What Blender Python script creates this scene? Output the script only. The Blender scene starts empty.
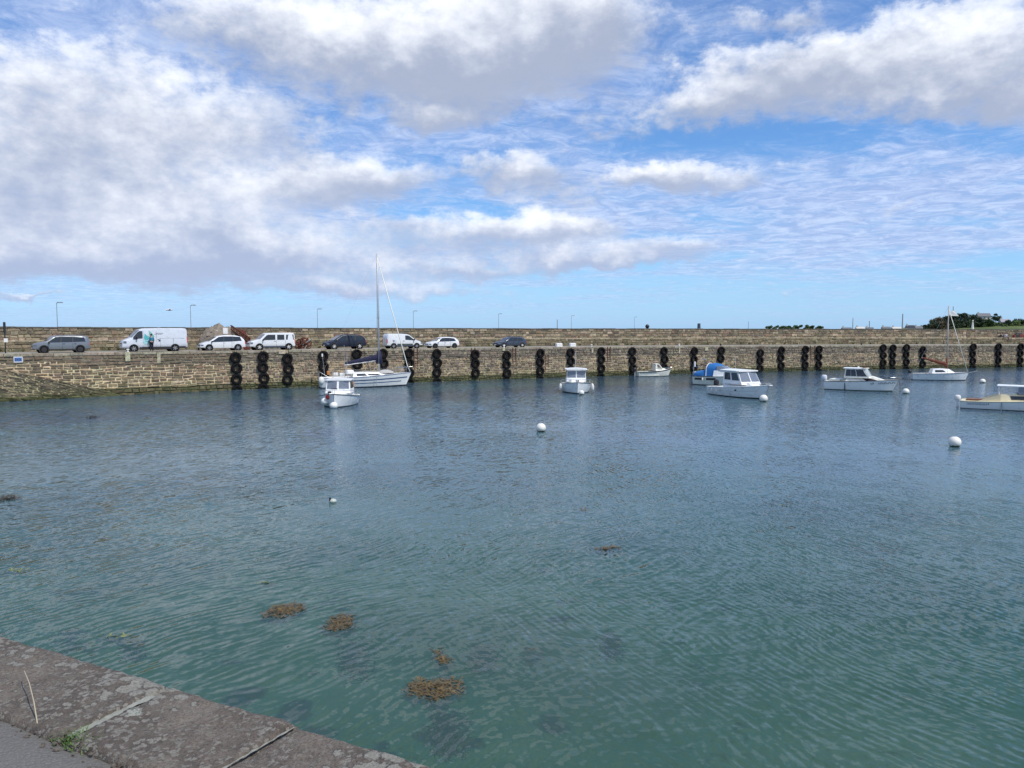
import bpy, math, random
from mathutils import Vector, Matrix
import numpy as np
random.seed(7); rng = np.random.default_rng(7)
R = math.radians; PI = math.pi
S = bpy.context.scene; COL = S.collection

# ------------------------------------------------------------ camera
EYE = 6.1; F = 769.0; HOR = 328.5
PITCH = math.atan((384-HOR)/F)
cd = bpy.data.cameras.new('camera'); cam = bpy.data.objects.new('camera', cd); COL.objects.link(cam)
cd.sensor_width = 36; cd.lens = F/1024*36; cd.clip_end = 20000; cd.clip_start = .1
cam.location = (0, 0, EYE); cam.rotation_euler = (PI/2-PITCH, 0, 0); S.camera = cam
S.view_settings.view_transform = 'Standard'; S.view_settings.look = 'None'
S.view_settings.exposure = 0.35; S.view_settings.gamma = 1
try:
    S.cycles.max_bounces = 8; S.cycles.transparent_max_bounces = 16; S.cycles.caustics_refractive = False; S.cycles.caustics_reflective = False
except Exception: pass

def ray(px, py):
    a = (px-512)/F; b = -(py-384)/F
    return Vector((a, math.cos(PITCH)+b*math.sin(PITCH), -math.sin(PITCH)+b*math.cos(PITCH)))
def atz(px, py, z=0.0):
    d = ray(px, py); t = (z-EYE)/d.z
    return Vector((d.x*t, d.y*t, z))
def atd(px, py, D):
    d = ray(px, py); t = D/d.y
    return Vector((d.x*t, D, EYE+d.z*t))

# ------------------------------------------------------------ sun
SUN_EL = R(56); SUN_DIR = Vector((0.55, -0.42, 0)).normalized()*math.cos(SUN_EL); SUN_DIR.z = math.sin(SUN_EL)
sl = bpy.data.lights.new('sun', 'SUN'); sl.energy = 3.0; sl.angle = R(0.9); sl.color = (1, .94, .84)
so = bpy.data.objects.new('sun', sl); COL.objects.link(so); so.location = (0, 0, 60)
so.rotation_euler = (-SUN_DIR).to_track_quat('-Z', 'Y').to_euler()

# ------------------------------------------------------------ node helpers
class NT:
    def __init__(s, tree): s.t = tree; s.n = tree.nodes; s.l = tree.links
    def new(s, typ, **kw):
        n = s.n.new(typ)
        for k, v in kw.items(): setattr(n, k, v)
        return n
    def put(s, sock, v):
        if isinstance(v, bpy.types.NodeSocket): s.l.new(v, sock)
        elif v is not None: sock.default_value = v
    def m(s, op, a, b=None, c=None, clamp=False):
        n = s.new('ShaderNodeMath', operation=op, use_clamp=clamp)
        s.put(n.inputs[0], a); s.put(n.inputs[1], b); s.put(n.inputs[2], c); return n.outputs[0]
    def mix(s, f, a, b, mode='MIX'):
        n = s.new('ShaderNodeMix', data_type='RGBA', blend_type=mode)
        s.put(n.inputs[0], f); s.put(n.inputs[6], c4(a)); s.put(n.inputs[7], c4(b)); return n.outputs[2]
    def noise(s, vec, scale, detail=4, rough=.55, dist=0, dim='3D'):
        n = s.new('ShaderNodeTexNoise', noise_dimensions=dim)
        s.put(n.inputs['Vector'], vec); n.inputs['Scale'].default_value = scale
        n.inputs['Detail'].default_value = detail; n.inputs['Roughness'].default_value = rough
        n.inputs['Distortion'].default_value = dist; return n.outputs['Fac'], n.outputs['Color']
    def vor(s, vec, scale, feature='F1', rnd=1):
        n = s.new('ShaderNodeTexVoronoi', feature=feature)
        s.put(n.inputs['Vector'], vec); n.inputs['Scale'].default_value = scale; n.inputs['Randomness'].default_value = rnd
        return n
    def mapping(s, vec, loc=(0,0,0), rot=(0,0,0), scale=(1,1,1)):
        n = s.new('ShaderNodeMapping'); s.put(n.inputs[0], vec)
        n.inputs[1].default_value = loc; n.inputs[2].default_value = rot; n.inputs[3].default_value = scale; return n.outputs[0]
    def rng(s, v, a, b, c=0.0, d=1.0, smooth=True):
        n = s.new('ShaderNodeMapRange', interpolation_type='SMOOTHSTEP' if smooth else 'LINEAR')
        s.put(n.inputs[0], v); s.put(n.inputs[1], a); s.put(n.inputs[2], b); s.put(n.inputs[3], c); s.put(n.inputs[4], d); return n.outputs[0]
    def comb(s, x, y, z):
        n = s.new('ShaderNodeCombineXYZ'); s.put(n.inputs[0], x); s.put(n.inputs[1], y); s.put(n.inputs[2], z); return n.outputs[0]
    def bump(s, h, strength=1, dist=1, normal=None):
        n = s.new('ShaderNodeBump'); n.inputs['Strength'].default_value = strength; n.inputs['Distance'].default_value = dist
        s.put(n.inputs['Height'], h)
        if normal is not None: s.put(n.inputs['Normal'], normal)
        return n.outputs[0]
def c4(v):
    if isinstance(v, (tuple, list)) and len(v) == 3: return (*v, 1.0)
    return v
def sr(r, g, b):   # sRGB bytes -> linear
    f = lambda c: (c/255/12.92) if c/255 <= .04045 else ((c/255+.055)/1.055)**2.4
    return (f(r), f(g), f(b))

# ------------------------------------------------------------ world: sky texture under broken cloud
W = bpy.data.worlds.new('World'); S.world = W; W.use_nodes = True
try: W.cycles.sampling_method = 'MANUAL'; W.cycles.sample_map_resolution = 512
except Exception: pass
T = NT(W.node_tree); T.n.clear()
sky = T.new('ShaderNodeTexSky', sky_type='NISHITA'); sky.sun_disc = False
sky.sun_elevation = SUN_EL; sky.sun_rotation = math.atan2(SUN_DIR.x, SUN_DIR.y)
sky.air_density = 1.0; sky.dust_density = .4; sky.ozone_density = 2.0
SK = 0.10
gen = T.new('ShaderNodeTexCoord').outputs['Generated']
sep = T.new('ShaderNodeSeparateXYZ'); T.l.new(gen, sep.inputs[0]); dx, dy, dz = sep.outputs
az = T.m('ARCTAN2', dx, dy); el = T.m('ARCSINE', dz)
el0 = T.m('MAXIMUM', el, 0.0)
# plane projection for the high layer
inv = T.m('DIVIDE', 1.0, T.m('ADD', T.m('MAXIMUM', dz, 0.0), 0.055))
P = T.comb(T.m('MULTIPLY', dx, inv), T.m('MULTIPLY', dy, inv), 0.0)
AE = T.comb(az, T.m('MULTIPLY', el, 1.5), 0.0)
w1, w1c = T.noise(AE, 7.0, 4, .6)
w2, w2c = T.noise(AE, 26.0, 5, .62)
sc_ = T.new('ShaderNodeSeparateColor'); T.l.new(w1c, sc_.inputs[0])
sc2 = T.new('ShaderNodeSeparateColor'); T.l.new(w2c, sc2.inputs[0])
def warp(base, c1, a1, c2, a2):
    return T.m('ADD', base, T.m('ADD', T.m('MULTIPLY', T.m('SUBTRACT', c1, .5), a1), T.m('MULTIPLY', T.m('SUBTRACT', c2, .5), a2)))
azw = warp(az, sc_.outputs[0], .10, sc2.outputs[0], .045)
elw = warp(el, sc_.outputs[1], .055, sc2.outputs[1], .032)
def pxdir(px, py):
    d = ray(px, py).normalized(); return math.atan2(d.x, d.y), math.asin(d.z)
# (px, py, half-width px, half-height px, amount) of the low cumulus banks, kept as azimuth and elevation
CL = [(545,18,105,60,1.5),(440,62,140,50,1.1),(330,25,110,45,.9),(800,68,120,34,1.15),(930,40,130,44,.75),(720,100,60,16,.8),(1015,60,100,60,.62),(880,104,150,30,.62),(620,128,90,26,.5),(600,264,95,7,.6),(780,284,110,6,.42),(470,272,90,8,.6),(700,300,120,5,.35),(330,285,80,9,.5),(770,12,70,18,.55),(200,20,90,30,.5),(850,225,140,18,.42),(960,170,90,16,.4),
      (60,85,150,75,.75),(110,165,190,60,.85),(240,120,100,40,.6),(90,225,230,44,1.0),(240,258,240,24,.85),(370,176,64,22,1.15),(300,190,60,20,.7),
      (440,118,52,20,.85),(515,172,54,20,1.15),(700,176,105,17,.95),(655,172,40,14,.6),(480,232,110,20,1.0),(560,226,55,14,.9),(600,255,85,13,.75),
      (560,198,60,13,.5),(690,248,50,11,.6),(906,206,34,7,.5),(990,110,90,24,.55),(430,292,150,12,.55),(30,262,120,22,.7),(20,300,80,3,.7),
      # outside the frame, so that light and reflections come from a sky of the same kind
      (-330,60,220,110,1),(-260,230,220,40,1),(1330,80,230,90,.9),(1300,230,200,28,.8),(420,-260,330,140,.9),(950,-330,260,110,.8)]
Dsum = None; Ssum = None
for (px, py, rx, ry, a) in CL:
    a0, e0 = pxdir(px, py); a1, _ = pxdir(px+rx, py); _, e1 = pxdir(px, py-ry)
    ux = T.m('MULTIPLY', T.m('SUBTRACT', azw, a0), 1/max(1e-3, abs(a1-a0))); uy = T.m('MULTIPLY', T.m('SUBTRACT', elw, e0), 1/max(1e-3, abs(e1-e0)))
    q = T.m('MULTIPLY_ADD', ux, ux, T.m('MULTIPLY', uy, uy))
    g = T.m('MULTIPLY', T.m('EXPONENT', T.m('MULTIPLY', q, -1.0)), a)
    gs = T.m('MULTIPLY', g, uy)
    Dsum = g if Dsum is None else T.m('ADD', Dsum, g); Ssum = gs if Ssum is None else T.m('ADD', Ssum, gs)
# behind the camera: plain broken cloud
back = T.rng(dy, .25, -.2)
n_b, _ = T.noise(gen, 3.0, 5, .6)
Dsum = T.m('ADD', Dsum, T.m('MULTIPLY', back, T.rng(n_b, .35, .65)))
w3, _ = T.noise(AE, 70.0, 4, .6)
dens_in = T.m('ADD', Dsum, T.m('ADD', T.m('MULTIPLY', T.m('SUBTRACT', w2, .5), 1.15), T.m('MULTIPLY', T.m('SUBTRACT', w3, .5), .30)))
dens = T.rng(dens_in, .36, .76)
core = T.rng(dens_in, .50, 1.2)
shade = T.m('DIVIDE', Ssum, T.m('ADD', Dsum, .05))
lum_in = T.m('ADD', T.m('MULTIPLY', shade, .95), T.m('ADD', T.m('MULTIPLY', T.m('SUBTRACT', w2, .5), 1.0), T.m('MULTIPLY', T.m('SUBTRACT', w1, .5), 1.5)))
lum = T.rng(lum_in, -.45, .80)
base_c = T.mix(T.rng(el, 0.0, .30), sr(160,174,203), sr(156,166,188))
c_thick = T.mix(lum, base_c, sr(238,241,247))
# high dappled layer 
Pm = T.mapping(T.mapping(P, rot=(0,0,R(-24))), scale=(1.0, 1.35, 1))
h1, _ = T.noise(Pm, 1.0, 7, .66, .6)
h2, _ = T.noise(P, 5.5, 6, .72, .8)
h3, _ = T.noise(P, .55, 2, .5)
hv = T.m('ADD', T.m('MULTIPLY', h1, .62), T.m('ADD', T.m('MULTIPLY', h2, .30), T.m('MULTIPLY', h3, .45)))
leftish = T.m('ADD', T.rng(az, .25, -.45, 0.0, .13), T.m('MULTIPLY', T.rng(az, -.1, .2), T.m('MULTIPLY', T.rng(el, .04, .10), T.rng(el, .26, .18, 0, .13))))
hv = T.m('ADD', hv, leftish)
high = T.m('MULTIPLY', T.rng(hv, .60, .88), .82)
high = T.m('MULTIPLY', high, T.m('MULTIPLY', T.rng(el, .0, .09, .30, 1.0), T.rng(el, .20, .34, 1.0, .72)))
c_high = T.mix(T.rng(h2, .35, .7), sr(150,170,212), sr(192,206,234))
S10 = lambda c: T.mix(1.0, c, (1/SK,)*3, 'MULTIPLY')
blue = T.mix(1.0, sky.outputs[0], (.60, .90, 1.24), 'MULTIPLY')
blue = T.mix(T.rng(el, .16, -.01, 0, .55), blue, tuple(v/SK for v in sr(150,192,242)))
c1 = T.mix(high, blue, S10(c_high))
c2 = T.mix(T.m('MULTIPLY', dens, T.m('ADD', .55, T.m('MULTIPLY', core, .43))), c1, S10(c_thick))
bg = T.new('ShaderNodeBackground'); bg.inputs[1].default_value = SK; T.l.new(c2, bg.inputs[0])
wo = T.new('ShaderNodeOutputWorld'); T.l.new(bg.outputs[0], wo.inputs[0])

# ------------------------------------------------------------ materials
MATS = {}
def material(name, color, rough=.6, metal=0., vary=.12, scale=6., bump=0., bscale=40., coat=0., attr=None, dirt=None, ior=1.5):
    if name in MATS: return MATS[name]
    m = bpy.data.materials.new(name); m.use_nodes = True; t = NT(m.node_tree)
    p = t.n['Principled BSDF']; oc = t.new('ShaderNodeTexCoord').outputs['Object']
    f, _ = t.noise(oc, scale, 5, .6)
    if attr:
        a = t.new('ShaderNodeAttribute', attribute_name=attr).outputs['Color']
        col = t.mix(1.0, a, t.mix(f, (1-vary*2,)*3, (1+vary*2,)*3), 'MULTIPLY')
    else:
        col = t.mix(f, tuple(c*(1-vary*1.6) for c in color), tuple(min(1, c*(1+vary*1.6)) for c in color))
    if dirt:
        d, _ = t.noise(oc, dirt[2], 6, .7); col = t.mix(t.rng(d, dirt[3], dirt[3]+.15, 0, dirt[1]), col, dirt[0])
    t.put(p.inputs['Base Color'], col); p.inputs['Roughness'].default_value = rough; p.inputs['Metallic'].default_value = metal
    p.inputs['IOR'].default_value = ior
    if coat: p.inputs['Coat Weight'].default_value = coat; p.inputs['Coat Roughness'].default_value = .06
    if bump:
        b, _ = t.noise(oc, bscale, 5, .65); t.l.new(t.bump(b, 1, bump), p.inputs['Normal'])
    MATS[name] = m; return m
gelcoat = material('white_gelcoat', (.84,.85,.84), .28, vary=.04, scale=1.5, dirt=((.50,.50,.45), .35, 3., .52))
gelgrey = material('hull_gelcoat', (.80,.82,.83), .32, vary=.05, scale=1.5, dirt=((.36,.38,.36), .5, 2.5, .5))
cream = material('cream_gelcoat', (.80,.71,.48), .35, vary=.05, dirt=((.5,.45,.3), .3, 3., .55))
offwhite = material('offwhite_paint', (.76,.76,.69), .4, vary=.06, dirt=((.40,.38,.28), .5, 3., .5))
antifoul = material('antifouling_navy', (.012,.018,.035), .6, dirt=((.04,.06,.02), .6, 6., .5))
antigreen = material('antifouling_green', (.02,.045,.03), .7, dirt=((.05,.07,.02), .6, 6., .5))
glass = material('tinted_glass', (.028,.036,.045), .07, vary=.1)
glasspale = material('sky_grey_glass', (.17,.20,.25), .08, vary=.25, scale=2.5)  # grey-blue of sky reflected in the panes, put into the base colour
glassclear = material('bright_glass', (.42,.45,.44), .10, vary=.2, scale=3)
rubber = material('black_rubber', (.010,.010,.011), .85, vary=.25, bump=.01, bscale=30, dirt=((.03,.03,.028), .5, 7., .58), ior=1.2)
blackp = material('black_plastic', (.02,.02,.022), .5)
steel = material('stainless_steel', (.55,.56,.57), .3, metal=1.0)
alu = material('aluminium_spar', (.55,.56,.57), .42, metal=.6, vary=.05)
galv = material('galvanised_steel', (.34,.36,.38), .55, metal=.5)
wire = material('rigging_wire', (.42,.44,.46), .5, metal=.3)
rust = material('rusty_iron', (.13,.055,.032), .9, vary=.35, bump=.01, bscale=30, dirt=((.05,.025,.02), .8, 9., .5))
navycloth = material('navy_canvas', (.016,.018,.05), .85, vary=.2, bump=.03, bscale=9)
bluecloth = material('blue_canvas', (.018,.15,.42), .8, vary=.15, bump=.02, bscale=8)
browncloth = material('tan_sailcloth', (.15,.045,.025), .85, vary=.2, bump=.03, bscale=9)
whitecloth = material('white_cloth', (.75,.75,.73), .85, vary=.08, bump=.01, bscale=14)
redp = material('red_plastic', (.55,.05,.03), .45)
orangep = material('orange_paint', (.55,.20,.04), .5)
fender = material('white_fender', (.78,.78,.74), .4, vary=.06, dirt=((.35,.36,.24), .6, 5., .55))
wood = material('varnished_wood', (.20,.09,.04), .45, vary=.3, scale=12)
stripeb = material('blue_stripe', (.05,.09,.20), .4)
darkline = material('dark_trim', (.03,.03,.035), .5)
blackink = material('lettering_dark', (.05,.06,.09), .5)
ropem = material('rope', (.35,.32,.26), .9)

# ------------------------------------------------------------ mesh builder
class MB:
    def __init__(s): s.v = []; s.f = []; s.c = []
    def add(s, vs, fs, col=None):
        o = len(s.v); s.v += [tuple(v) for v in vs]; s.f += [tuple(i+o for i in f) for f in fs]
        if col is not None: s.c += [col]*len(vs)
        return s
    def box(s, c, d, rz=0, ry=0, taper=1.0, col=None):
        hx, hy, hz = d[0]/2, d[1]/2, d[2]/2; M = Matrix.Rotation(rz, 3, 'Z') @ Matrix.Rotation(ry, 3, 'Y')
        vs = []
        for z in (-1, 1):
            k = taper if z > 0 else 1
            for x, y in ((-1,-1),(1,-1),(1,1),(-1,1)): vs.append(Vector(c)+M@Vector((x*hx*k, y*hy*k, z*hz)))
        return s.add(vs, [(3,2,1,0),(4,5,6,7),(0,1,5,4),(1,2,6,5),(2,3,7,6),(3,0,4,7)], col)
    def loft(s, rings, closed=True, cap0=True, cap1=True, col=None):
        n = len(rings[0]); vs = [p for r in rings for p in r]; fs = []
        for i in range(len(rings)-1):
            for j in range(n if closed else n-1):
                k = (j+1) % n; fs.append((i*n+j, i*n+k, (i+1)*n+k, (i+1)*n+j))
        if cap0: fs.append(tuple(range(n))[::-1])
        if cap1: fs.append(tuple((len(rings)-1)*n+j for j in range(n)))
        return s.add(vs, fs, col)
    def tube(s, pts, r, n=6, r1=None, caps=True, col=None):
        pts = [Vector(p) for p in pts]; rings = []; m = len(pts)
        for i, p in enumerate(pts):
            t = (pts[min(i+1, m-1)]-pts[max(i-1, 0)]).normalized()
            a = t.cross(Vector((0,0,1)) if abs(t.z) < .9 else Vector((1,0,0))).normalized(); b = t.cross(a)
            rr = r if r1 is None else r+(r1-r)*i/max(1, m-1)
            rings.append([p+a*math.cos(2*PI*k/n)*rr+b*math.sin(2*PI*k/n)*rr for k in range(n)])
        return s.loft(rings, True, caps, caps, col)
    def ball(s, c, r, sc=(1,1,1), n=12, m=8, jit=0, col=None):
        rings = []
        for i in range(m+1):
            th = PI*i/m; rr = max(.02, math.sin(th))
            rings.append([Vector((c[0]+r*sc[0]*rr*math.cos(2*PI*j/n)*(1+random.uniform(-jit, jit)), c[1]+r*sc[1]*rr*math.sin(2*PI*j/n)*(1+random.uniform(-jit, jit)), c[2]-r*sc[2]*math.cos(th)*(1+random.uniform(-jit, jit)*.5))) for j in range(n)])
        return s.loft(rings, True, True, True, col)
    def cyl(s, c, axis, r, h, n=20, col=None):
        a = Vector(axis).normalized(); return s.tube([Vector(c)-a*h/2, Vector(c)+a*h/2], r, n, col=col)
    def ringshape(s, prof, n=24, axis='y', c=(0,0,0)):   # lathe a closed (radius, offset) profile round an axis
        rings = []
        for i in range(n):
            a = 2*PI*i/n
            if axis == 'y': rings.append([Vector((c[0]+r*math.cos(a), c[1]+o, c[2]+r*math.sin(a))) for r, o in prof])
            else: rings.append([Vector((c[0]+r*math.cos(a), c[1]+r*math.sin(a), c[2]+o)) for r, o in prof])
        rings.append(rings[0]); return s.loft(rings, True, False, False)
    def poly(s, pts, nrm, th, col=None):   # flat polygon with thickness
        n = Vector(nrm).normalized()*th; a = [Vector(p) for p in pts]; k = len(a)
        return s.add([p+n for p in a]+a, [tuple(range(k)), tuple(range(2*k-1, k-1, -1))]+[(i, k+i, k+(i+1) % k, (i+1) % k) for i in range(k)], col)
    def build(s, name, mat, parent=None, smooth=False, loc=None, rz=0, bevel=0, fix=True):
        me = bpy.data.meshes.new(name); me.from_pydata(s.v, [], s.f)
        if s.c:
            ca = me.color_attributes.new('Col', 'FLOAT_COLOR', 'POINT')
            ca.data.foreach_set('color', np.array([(*c, 1) for c in s.c], dtype=np.float32).ravel())
        if fix:
            import bmesh
            b = bmesh.new(); b.from_mesh(me); bmesh.ops.recalc_face_normals(b, faces=b.faces); b.to_mesh(me); b.free()
        me.materials.append(mat)
        o = bpy.data.objects.new(name, me); COL.objects.link(o)
        if smooth:
            for p in me.polygons: p.use_smooth = True
            if smooth == 'auto':
                md = o.modifiers.new('split', 'EDGE_SPLIT'); md.split_angle = R(38)
        if bevel: md = o.modifiers.new('bevel', 'BEVEL'); md.width = bevel; md.segments = 2; md.limit_method = 'ANGLE'
        if parent: o.parent = parent
        if loc is not None: o.location = loc
        o.rotation_euler.z = rz
        return o
def tag(o, label=None, cat=None, group=None, kind=None):
    if label: o['label'] = label
    if cat: o['category'] = cat
    if group: o['group'] = group
    if kind: o['kind'] = kind
    return o
def empty(name, loc=(0,0,0), rz=0, **kw):
    o = bpy.data.objects.new(name, None); COL.objects.link(o); o.location = loc; o.rotation_euler.z = rz; o.empty_display_size = .3
    return tag(o, **kw)
def copy_tree(o, parent=None):
    c = o.copy(); COL.objects.link(c); c.parent = parent
    for ch in list(o.children): copy_tree(ch, c)
    return c
# ------------------------------------------------------------ line of the far quay (plan), from the water line
HW = [(0,401.5),(100,396.3),(160,392.8),(240,388.8),(340,385.2),(440,381.9),(520,379),(600,376.2),(700,373.2),(800,370.6),(900,368.8),(1020,367.2)]
pl = [atz(x, y, 0).to_2d() for x, y in HW]
topz_obs = []
for (x, y), p in zip(HW, pl):
    yt = 352.7-.0088*x
    r_ = ray(x, yt); topz_obs.append(EYE+r_.z/r_.y*p.y)
pl = [pl[0]-(pl[1]-pl[0]).normalized()*26]+pl+[pl[-1]+(pl[-1]-pl[-2]).normalized()*70]
X_ = np.array([p.x for p in pl]); Y_ = np.array([p.y for p in pl])
sx = np.concatenate([[0], np.cumsum(np.hypot(np.diff(X_), np.diff(Y_)))])
cx = np.polyfit(sx, X_, 4); cy = np.polyfit(sx, Y_, 4)
cz = np.polyfit(sx[1:-1], topz_obs, 1)
SMAX = float(sx[-1])
cxl, cyl_ = [float(v) for v in cx], [float(v) for v in cy]
def Pq(s, off=0.0):          # point on the quay line, off metres behind its face
    a, b, c, d, e = cxl; x = (((a*s+b)*s+c)*s+d)*s+e; tx = ((4*a*s+3*b)*s+2*c)*s+d
    a, b, c, d, e = cyl_; y = (((a*s+b)*s+c)*s+d)*s+e; ty = ((4*a*s+3*b)*s+2*c)*s+d
    l = math.hypot(tx, ty); tx /= l; ty /= l
    return Vector((x-ty*off, y+tx*off)), Vector((tx, ty)), Vector((ty, -tx))    # position, tangent, outward normal
def topz(s): return float(np.polyval(cz, min(max(s, 10), SMAX-30)))
import functools
@functools.lru_cache(None)
def s_at(px, off=0.0):       # arclength where the quay line is seen at this picture column
    lo, hi = 0.0, SMAX
    u = (px-512)/F
    def g(s):
        p = Pq(s, off)[0]; return p.x/(p.y*1.0)-u
    for _ in range(50):
        mid = (lo+hi)/2
        if g(mid) < 0: lo = mid
        else: hi = mid
    return (lo+hi)/2
def hdg(s): t = Pq(s)[1]; return math.atan2(t.y, t.x)

def stone_mat(name, bumpd=.02, sc=9.):
    m = bpy.data.materials.new(name); m.use_nodes = True; t = NT(m.node_tree); p = t.n['Principled BSDF']
    oc = t.new('ShaderNodeTexCoord').outputs['Object']; a = t.new('ShaderNodeAttribute', attribute_name='Col').outputs['Color']
    f, _ = t.noise(oc, 3.2, 6, .7); g, _ = t.noise(oc, .35, 3, .5)
    col = t.mix(1.0, a, t.mix(t.rng(f, .3, .7), (.62,.62,.62), (1.35,1.33,1.28)), 'MULTIPLY')
    l, _ = t.noise(oc, 1.7, 6, .75); col = t.mix(t.rng(l, .58, .70, 0, .45), col, (.38,.335,.25))
    l2, _ = t.noise(oc, 2.3, 6, .75, .3); col = t.mix(t.rng(l2, .60, .70, 0, .6), col, (.06,.058,.045))
    t.put(p.inputs['Base Color'], col); p.inputs['Roughness'].default_value = .93
    b, _ = t.noise(oc, sc, 6, .7); t.l.new(t.bump(b, 1, bumpd), p.inputs['Normal']); return m
stonework = stone_mat('rubble_stone'); mortar_m = stone_mat('lime_mortar', .03, 5.)

def masonry(mb, back, s0, s1, z0f, z1f, off, hrange, lrange, colf, batter=0.0, gap=.03, side=1, prot=(.02,.08), s_step=1.0):
    """rubble courses between z0f(s) and z1f(s) on the quay line; `off` behind the face"""
    nc = max(1, int(round((z1f(s0)-z0f(s0))/((hrange[0]+hrange[1])/2))))
    hs = [random.uniform(*hrange) for _ in range(nc)]; tot = sum(hs); cum = [0]
    for h in hs: cum.append(cum[-1]+h/tot)
    ph = [random.uniform(0, 6) for _ in range(nc+1)]
    def bnd(i, s):
        z0, z1 = z0f(s), z1f(s); k = cum[i]
        wob = 0 if i in (0, nc) else .035*math.sin(s*.9+ph[i])+.03*math.sin(s*2.3+ph[i]*2)
        return z0+(z1-z0)*k+wob
    def pt(s, z, out):
        p, t, n = Pq(s, off); b = batter*(z1f(s)-z); q = p+n*(out+b)*side; return (q.x, q.y, z)
    for i in range(nc):
        s = s0+random.uniform(-.3, 0)
        while s < s1:
            hh = bnd(i+1, s)-bnd(i, s); l = random.uniform(*lrange)*(1.25 if random.random() < .15 else 1)
            e = s+l; g = gap*random.uniform(.6, 1.5); jj = lambda: random.uniform(-.03, .03)
            co = [(s+g+jj(), bnd(i, s)+g+jj()*.6), (e-g+jj(), bnd(i, e)+g+jj()*.6), (e-g+jj(), bnd(i+1, e)-g+jj()*.6), (s+g+jj(), bnd(i+1, s)-g+jj()*.6)]
            if random.random() < .25:    # a smaller filler stone: cut a corner
                co[random.choice((2, 3))] = (co[2][0]-.05, co[2][1]-hh*.22) if random.random() < .5 else co[2]
            if abs(co[3][0]-co[2][0]) < .02: co[3] = (s+g, bnd(i+1, s)-g)
            m_ = (sum(c[0] for c in co)/4, sum(c[1] for c in co)/4); pr = random.uniform(*prot)
            inn = [(m_[0]+(c[0]-m_[0])*.86, m_[1]+(c[1]-m_[1])*.78) for c in co]
            vs = [pt(a, b, -.04) for a, b in co]+[pt(a, b, pr*.7) for a, b in co]+[pt(a, b, pr) for a, b in inn]
            fs = [(0,1,5,4),(1,2,6,5),(2,3,7,6),(3,0,4,7),(4,5,9,8),(5,6,10,9),(6,7,11,10),(7,4,8,11),(8,9,10,11)]
            mb.add(vs, fs, colf(m_[0], m_[1], i, nc)); s = e
    # mortar bed behind the stones
    n = int((s1-s0)/s_step)+1; rows = 8
    for k in range(n):
        a, b = s0+k*s_step, min(s1, s0+(k+1)*s_step)
        if b <= a: continue
        for j in range(rows):
            za = [z0f(a)+(z1f(a)-z0f(a))*q/rows for q in (j, j+1)]; zb = [z0f(b)+(z1f(b)-z0f(b))*q/rows for q in (j, j+1)]
            c = back(a, (za[0]+za[1])/2)
            mb_m.add([pt(a, za[0], 0), pt(b, zb[0], 0), pt(b, zb[1], 0), pt(a, za[1], 0)], [(0,1,2,3)], c)
def jit(c, v=.25, h=.05):
    k = random.uniform(1-v, 1+v); c = (c[0]*1.04, c[1]*.99, c[2]*.91); return tuple(max(.008, q*k*random.uniform(1-h, 1+h)) for q in c)
def lerp(a, b, t): return tuple(x+(y-x)*t for x, y in zip(a, b))
def quay_col(s, z, i, nc):
    d = topz(s)-z
    r = random.random()
    base = (.235,.195,.145) if r < .50 else ((.150,.130,.110) if r < .78 else ((.34,.285,.21) if r < .93 else (.225,.15,.115)))
    if d < 1.15: base = lerp(base, (.19,.175,.155), .65)
    if z < 1.0: base = lerp(base, (.27,.245,.13), .45)
    if z < .9: base = lerp(base, (.11,.105,.06), .35)
    if z < .46: base = lerp(base, (.060,.070,.030), .72)
    if s < S_BIG: base = lerp(base, (.165,.130,.085), .6 if z > .8 else .25)
    return jit(base, .33)
def quay_mort(s, z):
    d = topz(s)-z
    if d < 1.0: return jit((.19,.17,.14), .15)
    if z < .42: return jit((.045,.058,.024), .2)
    return jit((.56,.48,.34) if s < S_BIG else (.42,.365,.27), .12)
SL, SR = 4.0, SMAX-42
quay = empty('quay_wall', (0,0,0), label='long curved quay wall of rubble stone with pale mortar and hanging tyres', cat='quay wall')
mb = MB(); mb_m = MB(); S_BIG = s_at(235)
masonry(mb, quay_mort, SL, S_BIG, lambda s: -.35, lambda s: topz(s)-.24, 0, (.23,.36), (.35,1.05), quay_col, batter=.05, gap=.045)
masonry(mb, quay_mort, S_BIG, SR, lambda s: -.35, lambda s: topz(s)-.24, 0, (.19,.30), (.25,.68), quay_col, batter=.05, gap=.04)
SAP = s_at(118)
def ap_col(s, z, i, nc): return jit(lerp((.11,.10,.075), (.085,.095,.04), min(1, max(0, 1-z))), .3)
masonry(mb, lambda s, z: jit((.30,.27,.18), .15) if z > .4 else jit((.06,.07,.03), .2), SL, SAP, lambda s: -.35, lambda s: 2.75*max(0, (SAP-s)/(SAP-s_at(-2)))**.9-.0, -.42, (.28,.42), (.4,1.1), ap_col, batter=.22, gap=.05)
mb.build('stonework', stonework, quay, fix=False); mb_m.build('mortar', mortar_m, quay, fix=False)
# coping blocks along the edge
mb = MB(); s = SL
while s < SR:
    l = random.uniform(.9, 1.8); zt = topz(s)+random.uniform(-.012, .012); c = jit((.31,.285,.235), .16)
    a, b = s+.012, s+l-.012; o = .07+random.uniform(-.015, .015)
    q = []
    for z in (zt-.25, zt):
        for ss, of in ((a, -o), (b, -o), (b, .55), (a, .55)):
            p = Pq(ss, of)[0]; q.append((p.x, p.y, z))
    mb.add(q, [(3,2,1,0),(4,5,6,7),(0,1,5,4),(1,2,6,5),(2,3,7,6),(3,0,4,7)], c); s += l
mb.build('coping', stonework, quay, bevel=.025, fix=False)

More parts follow.
